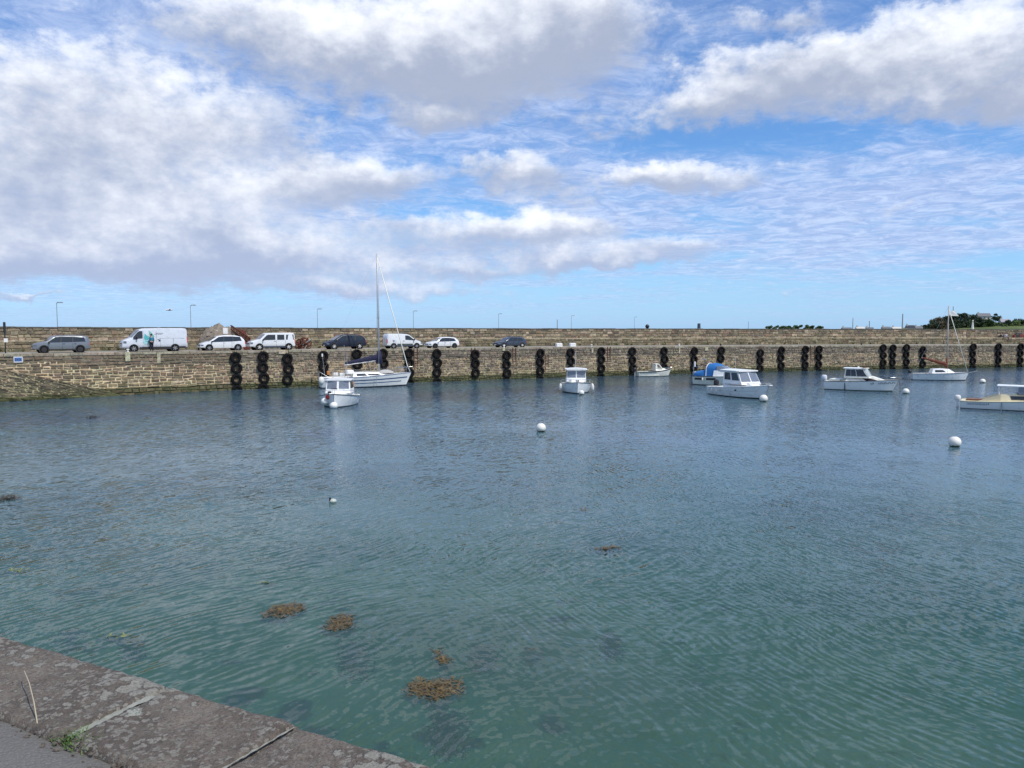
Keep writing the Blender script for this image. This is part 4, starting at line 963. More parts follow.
marks(C_, h, .70, 6, .80, .10, sd=1); marks(C_, h, .70, 6, .80, .10, sd=-1)
MB().tube([(-.9,0,2.2),(-.95,0,3.9)], .03, 6).build('mast', alu, C_); outboard(C_, h, 1.1)

# --- D: small open boat by the quay
D_ = boat_root('open_boat', 'small open white boat with a cuddy frame and black outboard below the quay tyres', 'motor boat', (654, 376.1), R(12))
h = Hull(4.7, 1.9, .62, .98, .85, .13, 2.2, full=2.1, wl=.80); h.parts(D_, offwhite, antifoul, offwhite, (.05,.58), .10, .10)
h.stripe(D_, darkline, .84, .93, .02, .97); h.stripe(D_, material('grey_teal_band', (.28,.36,.36), .5), .66, .84, .02, .5, 'hull_band')
P3, Pf, Pa = cabin(D_, -.05, 1.75, 1.45, .75, .72, .28, .45, .0, .12, mat=offwhite, name='cuddy')
P3, Pf, Pa = cabin(D_, -.05, .95, 1.25, 1.1, 1.0, .62, .50, .04, .06, mat=offwhite, name='wheelhouse')
win_side(D_, P3, .30, .86, .15, .82, material('seen_through_glass', (.14,.115,.08), .1), .06, 1); win_front(D_, Pf, .15, .85, glasspale, 2, .08)
outboard(D_, h, 1.05); MB().box((-1.0,0,.45), (.35,1.6,.05)).build('thwart', wood, D_)
pulpit(D_, h, .80, .22, .012)

# --- E: blue canopy boat
E_ = boat_root('cabin_boat', 'white motor boat under a bright blue canopy, half hidden by the cruiser', 'motor boat', (725, 385.5), R(-40))
h = Hull(6.6, 2.5, .95, 1.25, .86, .10, 1.8, full=2.2, wl=.82); h.parts(E_, offwhite, antifoul, gelcoat, (.04,.45), .30)
h.stripe(E_, darkline, .60, .84, .04, .22); h.stripe(E_, darkline, .60, .84, .25, .42)
P3, Pf, Pa = cabin(E_, -.9, 2.6, 2.2, 1.2, 1.0, .62, .9, .05, .12, name='cabin_top')
P3, Pf, Pa = cabin(E_, -.6, .75, 1.85, 1.5, 1.60, .50, .85, .0, .15, mat=glasspale, name='windscreen', crown=.0)
cv = MB(); rings = []
for x, zt, w in ((-3.2,.25,2.0),(-3.05,.62,2.15),(-2.3,.78,2.2),(-1.95,.98,2.15),(-1.7,1.62,1.95),(-1.1,1.75,1.85),(-.5,1.62,1.75),(-.1,1.25,1.7)):
    n = 12; z0 = 1.0 if x > -2.1 else .98
    rings.append([Vector((x, w/2*math.cos(PI*j/n)*(1 if j not in (0, n) else 1.0), z0+(zt)*.80*abs(math.sin(PI*j/n))**.55)) for j in range(n+1)])
cv.loft(rings, True); cv.build('canopy', bluecloth, E_, smooth='auto')
m = MB()
for x in (-1.75,): m.tube([(x, 1.02*math.cos(PI*j/12), 1.0+1.36*abs(math.sin(PI*j/12))**.55) for j in range(13)], .04, 6)
m.build('canopy_hoop', whitecloth, E_)
m = MB(); m.tube([(-3.2,-.9,.95),(-3.3,-.9,1.9),(-3.3,.9,1.9),(-3.2,.9,.95)], .025, 6); m.build('stern_arch', steel, E_)
MB().box((-3.3, -.55, 2.2), (.12,.25,.55)).build('folded_flag', whitecloth, E_, bevel=.03)
MB().box((-2.6, .2, 2.15), (1.0,.12,.14), 0, .15).build('rolled_awning', wood, E_, bevel=.04)
MB().tube([(-2.5,.1,1.7),(-2.52,.1,2.9)], .02, 5).build('aerial_pole', galv, E_); MB().box((-2.52,.1,2.75), (.45,.05,.06)).build('crossbar', whitecloth, E_)
fend(E_, (-2.0,-1.27,.62), .4, .10); outboard(E_, h, 1.0, mat=galv)

# --- F: white cruiser three-quarter bow view
F_ = boat_root('cabin_boat', 'white cabin cruiser turned towards the camera in front of the blue canopy boat', 'motor boat', (742, 396.4), R(-68))
h = Hull(7.0, 3.05, .74, 1.26, .88, .10, 1.7, full=2.3, wl=.84); h.parts(F_, gelgrey, antigreen, gelcoat, (.03,.32), .18, rub=gelcoat, rubr=.04)
cabin(F_, -1.3, 2.45, 2.25, 1.1, .78, .52, 1.0, .05, .10, name='cuddy')
P3, Pf, Pa = cabin(F_, -1.2, 1.25, 2.45, 2.1, 1.15, 1.15, .70, -.0, .12, name='wheelhouse')
win_front(F_, Pf, .22, .92, glasspale, 2, .05); win_side(F_, P3, .52, .93, .30, .88, glass, .03, 1); win_side(F_, P3, .08, .46, .32, .88, glass, .0, 1)
roof(F_, -1.8, .80, 2.4, 2.28, .14); pulpit(F_, h, .48, .30, .014)
for sd in (-1, 1):
    p = h.side(.60, .70); MB().ball((p.x, sd*(p.y-.005), p.z), .14, (1.3,.12,.6), 14, 8).build('porthole', darkline, F_)
MB().box((3.55, 0, 1.24), (.50,.30,.08)).build('anchor_platform', gelcoat, F_, bevel=.02)
for x in (-2.6, -1.9): fend(F_, (x, -1.36, .42), .45, .11)
MB().tube([(-1.6,.5,2.2),(-1.7,.5,3.6)], .014, 5).build('aerial', wire, F_); outboard(F_, h, 1.2)
h.stripe(F_, material('pale_grey_line', (.40,.42,.43), .5), .60, .625, .05, .9)

# --- G: cabin boat broadside
G = boat_root('day_cruiser', 'white day cruiser broadside with dark cabin windows and dark lettering on its bow', 'motor boat', (861.5, 390.2), R(-36))
h = Hull(6.6, 2.45, .86, 1.20, .88, .13, 1.6, full=2.2, wl=.84); h.parts(G, gelcoat, antigreen, offwhite, (.04,.30), .25, rub=darkline, rubr=.03)
P3, Pf, Pa = cabin(G, -1.3, 2.5, 2.05, 1.0, .92, .50, 1.5, .1, .15, name='coachroof', mat=offwhite)
win_side(G, P3, .50, .86, .12, .68, material('smoked_brown_glass', (.035,.025,.03), .08), .10, 1)
P3, Pf, Pa = cabin(G, -1.45, .85, 2.0, 1.75, 1.25, .90, .50, .1, .14, name='wheelhouse', mat=offwhite)
win_front(G, Pf, .18, .92, glassclear, 2, .04); win_side(G, P3, .04, .52, .20, .90, glass, .0, 2); win_side(G, P3, .53, .95, .20, .90, glass, .06, 1)
roof(G, -1.6, .50, 1.82, 2.14, .09, gelcoat); MB().box((.28,0,2.22), (.40,1.55,.05)).build('roof_trim', wood, G, bevel=.01); MB().box((-.35,0,2.28), (.16,.16,.16)).build('searchlight', whitecloth, G, bevel=.04)
marks(G, h, .66, 13, .74, .19, sd=-1); marks(G, h, .70, 13, .78, .15, sd=1)
outboard(G, h, 1.15, mat=pw2); MB().box((-2.35,-.2,.98), (1.0,1.4,.22)).build('cockpit_cover', offwhite, G, bevel=.06)
p = h.side(.30, .5); MB().box((p.x, -(p.y+.03), .42), (.07,.05,.95)).build('fender_strap', blackp, G)
MB().tube([(-2.9,-.9,.8),(-2.9,-.9,1.35)], .02, 5).build('rod_holder', galv, G)
pulpit(G, h, .90, .22, .012, posts=1); MB().tube([(h.x(1)+.02,0,1.05),(h.x(1)+.15,0,.55),(h.x(1)+.15,0,-.3)], .022, 6).build('mooring_chain', rust, G)

# --- H: small sailboat
H_ = boat_root('sailboat', 'small white sailboat with reddish brown furled sail and bare mast, right of the day cruiser', 'sailboat', (940, 380.0), R(-14))
h = Hull(6.1, 2.2, .78, .98, .62, .10, 1.5, full=1.9, wl=.76); h.parts(H_, gelgrey, antifoul, gelcoat, (.04,.34), .28, .20)
P3, Pf, Pa = cabin(H_, -1.1, 1.7, 1.55, .8, .78, .55, .85, .15, .14, name='coachroof', crown=.07); win_side(H_, P3, .12, .62, .32, .78, glass, .05, 1)
MB().tube([(.65,0,1.15),(.63,0,8.75)], .070, 8, .055).build('mast', material('beige_spar', (.40,.36,.31), .5), H_, smooth=True)
MB().tube([(.6,0,1.85),(-2.1,0,2.65)], .045, 6).build('boom', wood, H_)
rings = []
for k in range(11):
    u = k/10; r_ = (.20*(1-u)**.7+.06)*(1+.25*math.sin(k*2.3)); rings.append([Vector((.62-2.6*u, r_*.7*math.cos(a), 1.78+.78*u+.06+r_*math.sin(a))) for a in [2*PI*j/8 for j in range(8)]])
MB().loft(rings, True).build('furled_sail', browncloth, H_, smooth=True)
MB().tube([(.66,0,1.3),(.64,0,2.7)], .14, 8, .08).build('mast_boot', browncloth, H_, smooth=True)
tp = Vector((.63,0,8.4)); MB().tube([(h.x(1)-.1,0,.9), tp], .035, 6).build('furled_jib', offwhite, H_, smooth=True)
MB().tube([(h.x(0)+.1,0,.7), (.63,0,8.75)], .01, 4).build('backstay', wire, H_)
for sd in (-1, 1): MB().tube([(.5,sd*.98,.8),(.62,sd*.5,5.0),(.63,0,8.1)], .01, 4).build('shroud', wire, H_); MB().tube([(.62,0,5.02),(.62,sd*.5,5.0)], .02, 5).build('spreader', alu, H_)
MB().tube([(h.x(1)-.2,0,.86),(h.x(1)+.85,0,1.12)], .035, 6).build('bowsprit', galv, H_)
fl = MB(); fl.add([(.70,0,7.60),(1.75,.05,7.55),(1.25,.12,8.2),(.95,.03,8.2)], [(0,1,2,3)]); fl.add([(.70,.02,7.60),(1.75,.07,7.55),(1.25,.14,8.2),(.95,.05,8.2)], [(3,2,1,0)])
fl.build('white_burgee', whitecloth, H_, fix=False); MB().tube([(1.15,.12,7.9),(1.13,.12,8.7)], .035, 5, .03).build('dark_staff', blackp, H_)
outboard(H_, h, .8)

# --- I: boat cut by the right edge
I_ = boat_root('fishing_boat', 'white boat with cream deck and open wheelhouse frame cut by the right edge', 'motor boat', (1019.5, 410.0), R(-35))
h = Hull(7.6, 2.5, .60, 1.10, .86, .10, 1.8, full=2.3, wl=.84); h.parts(I_, gelcoat, antifoul, cream, (.05,.40), .25, .22, rub=cream, rubr=.045)
P3, Pf, Pa = cabin(I_, -1.25, 2.6, 2.05, 1.1, .62, .56, .9, .0, .10, mat=cream, name='coachroof', crown=.05)
win_side(I_, P3, .20, .60, .34, .82, glass, .05, 1)
sw = MB()
for sd in (-1, 1): sw.add([(-2.7, sd*1.16, .60), (-1.2, sd*1.04, 1.19), (-1.2, sd*1.04, .60), (-2.7, sd*1.10, .60), (-1.2, sd*.98, 1.19), (-1.2, sd*.98, .60)], [(0,1,2),(3,5,4),(0,3,4,1)])
sw.build('coaming', cream, I_, fix=False)
roof(I_, -1.45, .75, 1.75, 1.78, .08, gelcoat); m = MB()
for x, xt in ((-1.3,-1.35),(.95,.55)):
    for sd in (-1, 1): MB().tube([(x, sd*.85, 1.1), (xt, sd*.80, 1.80)], .035, 6).build('roof_post', gelcoat, I_)
pane(I_, [(.90,-.78,1.22),(.90,.78,1.22),(.58,.74,1.76),(.58,-.74,1.76)], (1,0,.3), glasspale, 'windscreen')
pane(I_, [(-.1,-.86,1.22),(.82,-.86,1.22),(.56,-.82,1.76),(-.1,-.82,1.76)], (0,-1,.1), glasspale, 'window')
MB().box((.15,-.25,1.42), (.12,.35,.42)).build('steering_console', blackp, I_, bevel=.03); MB().box((.05,0,1.26), (.5,.9,.06)).build('helm_shelf', wood, I_)
MB().box((-2.9,0,.66), (1.1,1.1,.12)).build('stern_locker', wood, I_, bevel=.03)
p = h.side(.13, .68); bx = MB()
pts = [h.side(t_, f) for t_, f in ((.055,.52),(.235,.52),(.235,.86),(.055,.86))]
for sd in (-1, 1):
    MB().poly([(q.x, sd*(q.y+.004), q.z) for q in pts], (0,sd,.1), .012).build('name_panel', material('pale_panel', (.60,.63,.66), .5), I_)
    marks(I_, h, .075, 12, .69, .13, sd=sd, gap=0, name='lettering')
p = h.side(.355, .6); MB().box((p.x, -(p.y+.03), .30), (.08,.05,.75)).build('fender_strap', galv, I_)
outboard(I_, h, .9, mat=whitecloth, z=.5)

# ------------------------------------------------------------ buoys
def buoy(px, py, r, label, sink=.25, weed=False):
    r *= .93
    p = atz(px, py, 0); rt = empty('mooring_buoy', (p.x, p.y, 0), random.uniform(0, 6), label=label, cat='buoy'); tag(rt, group='white mooring buoys')
    MB().ball((0,0,r*(1-sink)), r, (1,1,.97), 24, 16).build('float', material('buoy_white', (.78,.77,.71), .45, vary=.05, scale=4), rt, smooth=True)
    MB().cyl((0,0,r*(2-sink)*.985), (0,0,1), r*.16, r*.12, 12).build('mooring_eye', galv, rt)
    k = math.sqrt(max(.05, 1-(1-sink-.0)**2)); rr = []
    for z_, q in ((-.02, k*1.0), (r*.12, math.sqrt(1-(1-sink-.12)**2)*1.012), (r*.26, math.sqrt(1-(1-sink-.26)**2)*1.012)): rr.append([Vector((q*r*math.cos(2*PI*j/24), q*r*math.sin(2*PI*j/24), z_+random.uniform(-.02,.03)*(z_ > .05*r)*r*4)) for j in range(24)])
    MB().loft(rr, True, False, False).build('weed_line', material('algae_green', (.05,.055,.02), .8, vary=.3), rt)
buoy(541, 431.5, .31, 'white ball buoy alone on the open water in the middle')
buoy(954.5, 446.5, .33, 'white buoy nearest the camera at right, below the cream decked boat')
buoy(905.8, 393.5, .33, 'white buoy just right of the day cruiser bow', .4)
buoy(982.5, 382.8, .33, 'small white buoy right of the small sailboat', .5)
buoy(763.5, 401.5, .36, 'white buoy touching the bow of the cabin cruiser', .25)
buoy(581.5, 394.8, .27, 'white buoy under the bow of the middle bow-on cabin boat', .25)
p = atz(333, 502.5, 0); fl_ = empty('float', (p.x, p.y, 0), .4, label='tiny pale float with a dark cap drifting on the left open water', cat='float')
MB().ball((0,0,.05), .11, (1.2,.9,.8), 12, 8).build('float_body', material('pale_green_plastic', (.45,.50,.45), .4), fl_, smooth=True); MB().cyl((-.10,0,.12), (0,0,1), .035, .14, 10).build('cap', blackp, fl_)

# ------------------------------------------------------------ seaweed at the surface
wdm = material('wrack_weed', (.115,.080,.030), .45, vary=.7, scale=5); wdd = material('dark_wrack_weed', (.045,.035,.022), .8, vary=.4, scale=9)
def weed(px, py, wx, wy, n, label, zmin=-.14, zmax=.02, mat=None, lobes=4, fr=.13):
    n = int(n*1.7)
    p = atz(px, py, 0); k = F/p.y; W_ = wx/k; D_w = wy*p.y**2/(EYE*F); m = MB(); cs = [(random.gauss(0,.25)*W_, random.gauss(0,.25)*D_w) for _ in range(lobes)]
    for _ in range(n):
        cx_, cy_ = random.choice(cs); a = random.uniform(0, 2*PI); rr = random.random()**.6
        x = cx_*.8+math.cos(a)*rr*W_*.33; y = cy_*.8+math.sin(a)*rr*D_w*.33; z = random.uniform(zmin, zmax); b = random.uniform(0, 2*PI); l = random.uniform(.4, 1.2)*fr; w_ = l*random.uniform(.05, .12)
        dv = Vector((math.cos(b), math.sin(b), random.uniform(-.25,.3))); sv = Vector((-math.sin(b), math.cos(b), random.uniform(-.3,.3)))*w_; c = Vector((x, y, z))
        fk = dv*l*.5; rot = Vector((-math.sin(b), math.cos(b), 0))*l*.3
        m.add([c-sv, c+sv, c+fk+sv, c+fk-sv, c+fk*1.9+rot, c+fk*1.9-rot], [(0,1,2,3),(3,2,4),(3,2,5)])
    o = m.build('seaweed_clump', mat or wdm, loc=(p.x, p.y, 0), fix=False); tag(o, label, 'seaweed', 'seaweed clumps breaking the surface'); return o
weed(280, 608, 44, 17, 1500, 'leftmost large brown seaweed clump on the left water')
weed(340, 623.5, 40, 15, 1300, 'brown seaweed clump right of the leftmost large one')
weed(440, 688, 48, 27, 1900, 'largest brown seaweed clump nearest the camera, above the quay corner', lobes=5)
weed(441, 657, 17, 12, 300, 'small round brown seaweed clump just behind the largest one')
weed(611, 549, 27, 6, 420, 'dark brown seaweed clump floating right of centre')
weed(14, 499.5, 32, 5, 260, 'blackish seaweed clump at the left edge of the photo', mat=wdd, zmin=-.03, zmax=.10)
weed(92, 417.5, 17, 2.4, 90, 'thin dark seaweed streak on the far left water near the quay', mat=wdd, zmax=.08, fr=.3)
weed(582, 510, 12, 4, 80, 'tiny brown seaweed tuft left of and beyond the dark brown clump')
weed(533, 647, 15, 12, 160, 'faint submerged brown seaweed right of the largest clump', -.30, .0)
weed(607, 632, 26, 13, 380, 'dark purple submerged seaweed patch in the lower centre', -.5, -.06, wdd)
weed(483, 641, 44, 15, 420, 'wide faint submerged seaweed between largest clump and dark patch', -.6, -.05, wdd)
weed(440, 703, 34, 20, 700, 'submerged dark fringe of weed in front of the largest clump', -.8, -.12, wdd)
weed(352, 640, 44, 16, 420, 'submerged dark weed in front of the second brown clump', -.8, -.12, wdd)
weed(441, 669, 18, 12, 200, 'submerged dark weed between the small round clump and the largest one', -.7, -.10, wdd)
weed(75, 625, 40, 8, 200, 'submerged dark weed left of the leftmost large clump', -.6, -.1, wdd)
weed(135, 632, 40, 7, 200, 'submerged dark weed strip near the lower left quay edge', -.6, -.1, wdd)

wly = material('yellow_green_weed', (.20,.22,.08), .8, vary=.4, scale=6)
weed(592, 465, 16, 2.5, 50, 'pale yellow green weed streak beyond the tiny tuft, below the middle buoy', -.10, .01, wly)
weed(778, 506, 20, 4, 70, 'pale yellow green weed streak on the right open water', -.12, .008, wly)
weed(12, 571, 30, 3, 110, 'pale yellow green weed streak at the left edge', -.10, .01, wly)
weed(110, 636, 46, 3, 160, 'long pale yellow green weed streak just off the near quay edge', -.12, .005, wly)
weed(268, 583, 26, 3, 70, 'pale yellow green weed streak behind the leftmost large clump', -.12, .008, wly)
# ------------------------------------------------------------ things on and beyond the quay
def on_quay(px, back): s = s_at(px, back); p = Pq(s, back)[0]; return s, Vector((p.x, p.y, topz(s)-.03))
for px, lab in ((558.7, 'left white rounded block on the quay edge above the middle boat'), (572.3, 'right white rounded block on the quay edge above the middle boat')):
    s, p = on_quay(px, .45); r_ = empty('concrete_block', p, hdg(s), label=lab, cat='block', group='white blocks on the quay edge')
    MB().box((0,0,.26), (.92,.55,.52), taper=.88).build('block', whitecloth, r_, bevel=.09); MB().tube([(-.1,0,.5),(-.1,0,.6),(.1,0,.6),(.1,0,.5)], .018, 6).build('lifting_eye', rust, r_)
# mooring bollards
for k, (px, lab) in enumerate(((128, 'small pale mooring bollard on the quay edge below the panel van'), (504, 'small pale mooring bollard below the dark blue-grey hatchback'), (591.5, 'small pale mooring bollard right of the two white blocks'), (679, 'small pale mooring bollard left of the blue canopy boat'), (720.5, 'dark mooring bollard above the blue canopy boat'), (861, 'dark mooring bollard above the day cruiser'))):
    s, p = on_quay(px, .28); r_ = empty('mooring_bollard', p, hdg(s), label=lab, cat='bollard', group='mooring bollards on the quay edge'); mt = whitecloth if k < 4 else blackp
    MB().tube([(0,0,0),(0,0,.22)], .10, 12, .085).build('post', mt, r_, smooth='auto'); MB().ball((0,0,.26), .14, (1,1,.5), 14, 8).build('cap', mt, r_, smooth=True)
# iron ladders let into the quay
for px, w, lab in ((415.5,.42,'rusty iron ladder on the quay wall right of the yacht bow'),(473,.42,'rusty iron ladder beside tyres, left of the dark grey hatchback'),(514,.42,'rusty iron ladder below the rear of the dark grey hatchback'),(546.5,.42,'rusty iron ladder left of the white blocks'),(608.5,.42,'rusty iron ladder right of the bow-on cabin boat'),(812,.75,'broad rusty ladder between two tyre columns at right'),(240,.4,'faint iron ladder left of the tyre columns')):
    if px == 240: continue
    s = s_at(px); p, tg, nn = Pq(s); r_ = empty('iron_ladder', (p.x+nn.x*.12, p.y+nn.y*.12, -.3), hdg(s), label=lab, cat='ladder', group='iron ladders down the quay wall'); hgt = topz(s)+.3-(.9 if px == 546.5 else 0)
    for sd in (-1, 1): MB().box((sd*w/2, 0, hgt/2), (.07,.05,hgt)).build('rail', rust, r_)
    for k in range(int(hgt/.32)): MB().cyl((0, 0, .2+k*.32), (1,0,0), .016, w, 6).build('rung', rust, r_)
# blue notice low on the wall at the left
s = s_at(17.8); p, tg, nn = Pq(s); z = EYE+ray(17.8, 359.5).z/ray(17.8, 359.5).y*p.y
r_ = empty('wall_sign', (p.x+nn.x*.12, p.y+nn.y*.12, z), hdg(s), label='small white sign with a blue centre on the quay wall at far left', cat='sign')
MB().box((0,0,0), (.66,.03,.50)).build('plate', whitecloth, r_); MB().box((0,-.02,.01), (.54,.02,.32)).build('blue_field', material('sign_blue', (.06,.18,.50), .5), r_)
for k, (x, w, hh_) in enumerate(((-.18,.07,.20),(-.05,.08,.14),(.07,.05,.20),(.18,.08,.16))): MB().box((x, -.036, 0), (w,.012,hh_)).build('letter', blackink, r_)
# post with dark lantern at far left
s, p = on_quay(5.8, 3.0); r_ = empty('signal_post', p, hdg(s), label='thin dark signal post with white plate at the far left of the quay', cat='post')
zt = EYE+ray(5.8, 322).z/ray(5.8, 322).y*p.y-p.z
MB().tube([(0,0,0),(0,0,zt-.8)], .05, 8).build('pole', blackp, r_); MB().tube([(0,0,zt-.9),(0,0,zt-.1),(0,0,zt)], .11, 10, .09).build('lantern', blackp, r_)
zp = EYE+ray(6.5, 340.3).z/ray(6.5, 340.3).y*p.y-p.z; MB().box((.05,-.07,zp), (.30,.03,.34)).build('plate', whitecloth, r_)
# white notice, grey heap, rusty frame behind the cars
s, p = on_quay(222, 4.9); hp = empty('net_heap', p, hdg(s), label='large grey brown heap under nets behind the white hatchback', cat='heap')
m = MB(); nv = 46; vs = []; fs = []
for i in range(nv+1):
    for j in range(25):
        x = -2.3+4.6*i/nv; y = -1.5+3*j/24; u = x/2.3; v = y/1.5; r2 = max(0, 1-u*u*.95-v*v)
        z = 2.42*r2**.48*(1-.12*u)*(1+.22*mnoise.noise((x*1.3,y*1.6,2))+.14*mnoise.noise((x*4,y*4,1)))+.10*mnoise.noise((x*9,y*9,7)); vs.append((x, y, max(0, z)))
for i in range(nv):
    for j in range(24): k = i*25+j; fs.append((k, k+25, k+26, k+1))
m.add(vs, fs); m.build('net_cover', material('grey_brown_netting', (.23,.195,.155), .95, vary=.5, scale=3, bump=.05, bscale=9, dirt=((.12,.10,.08), .8, 2.8, .5)), hp, smooth=True)
for x, z_, c in ((-1.1,2.1,(.05,.045,.04)),(-.6,2.3,(.5,.5,.45)),(-1.5,1.7,(.06,.05,.05)),(.9,1.95,(.12,.10,.08))):
    MB().box((x,-.75,z_-.28), (.35,.3,.14), random.uniform(-.5,.5)).build('loose_slab', material('slab_%d' % int(abs(x)*10), c, .9), hp, bevel=.03)
s, p = on_quay(226, 3.1); nb = empty('notice_board', p, hdg(s), label='small white notice board standing behind the white hatchback', cat='sign'); zt = EYE+ray(226, 327.8).z/ray(226, 327.8).y*p.y-p.z
MB().box((0,0,zt-.31), (.46,.05,.62)).build('board', whitecloth, nb); MB().tube([(0,.05,0),(0,.05,zt-.05)], .03, 8).build('post', galv, nb)
s, p = on_quay(240, 4.2); rf = empty('rusty_crane_arm', p, hdg(s), label='dark red rusty crane arm sloping down between the white cars', cat='crane')
m = MB(); a, b = Vector((-.85,0,2.35)), Vector((1.05,0,.95))
for dz in (-.2,.2):
    for yy in (-.2,.2): m.tube([a+Vector((0,yy,dz)), b+Vector((0,yy,dz*1.3))], .06, 6)
for k in range(7):
    u = k/6; q = a.lerp(b, u); q2 = a.lerp(b, min(1, u+1/6)); m.tube([q+Vector((0,-.2,.2)), q2+Vector((0,-.2,-.2))], .045, 5); m.tube([q+Vector((0,-.2,-.22)), q+Vector((0,-.2,.22))], .045, 5)
m.build('lattice_jib', rust, rf)
redr = material('dark_red_rust', (.16,.035,.028), .85, vary=.4, bump=.02, bscale=20, dirt=((.03,.02,.02), .8, 4., .5))
MB().box((.35,.15,1.75), (.55,.5,.55), 0, .6).build('winch_housing', redr, rf, bevel=.05); MB().box((.75,.1,1.25), (.7,.5,.4), 0, .9).build('counterweight', redr, rf, bevel=.04)
MB().box((.6,.2,.45), (.9,.7,.9)).build('pedestal', redr, rf, bevel=.05); MB().cyl((-.15,-.05,2.05), (0,1,0), .22, .3, 14).build('drum', rust, rf)
# rusty fishing gear behind the family van
s, p = on_quay(304, 4.6); rg = empty('scrap_pile', p, hdg(s), label='pile of rusty iron fishing gear right of the family van', cat='scrap')
for k in range(10):
    x = random.uniform(-.65, .65); m = MB(); zc = random.uniform(.2, 1.0)*(1-abs(x)*.4); m.ringshape([(.30,-.06),(.38,-.06),(.38,.06),(.30,.06)], 16, 'y', (0,0,0))
    o = m.build('iron_hoop', rust if k % 3 else redr, rg); o.location = (x, random.uniform(-.4,.4), zc); o.rotation_euler = (random.uniform(-.7,.7), random.uniform(0,3), random.uniform(-1,1))
for k in range(12):
    a = Vector((random.uniform(-.8,.8), random.uniform(-.4,.4), random.uniform(0,.5))); b = Vector((random.uniform(-.8,.8), random.uniform(-.4,.4), random.uniform(.6,1.25))); MB().tube([a, b], random.uniform(.03,.06), 6).build('iron_bar', (rust, redr, galv)[k % 3], rg)
for x, z_ in ((-.4,.25),(.3,.35),(0,.75)): MB().box((x, 0, z_), (.5,.4,.42), random.uniform(-.5,.5), random.uniform(-.4,.4)).build('iron_box', redr if x < 0 else rust, rg, bevel=.03)
# low weeds along the foot of the sea wall
gw = material('weed_leaves', (.085,.105,.028), .8, vary=.4, scale=4)
def leafclump(m, c, r, n, l, flat=1.0):
    for _ in range(n):
        v = Vector((random.gauss(0,1), random.gauss(0,1), random.gauss(0,1))).normalized()*r*random.random()**.4; v.z *= flat
        q = Vector(c)+v; a = Vector((random.gauss(0,1), random.gauss(0,1), random.gauss(0,1))).normalized(); b = a.cross(Vector((random.gauss(0,1), random.gauss(0,1), random.gauss(0,1)))).normalized()
        k = l*random.uniform(.5, 1.3); m.add([q-a*k, q+b*k*.6, q+a*k, q-b*k*.6], [(0,1,2,3)])
m = MB(); s = SL
while s < SR:
    if random.random() < .62:
        p, _, nn = Pq(s, ROADW-.12); leafclump(m, (p.x, p.y, topz(s)+.12), random.uniform(.15, .42), random.randint(20, 60), .07, .8)
    s += random.uniform(.3, 1.6)
tag(m.build('wall_weeds', gw, fix=False), kind='stuff')

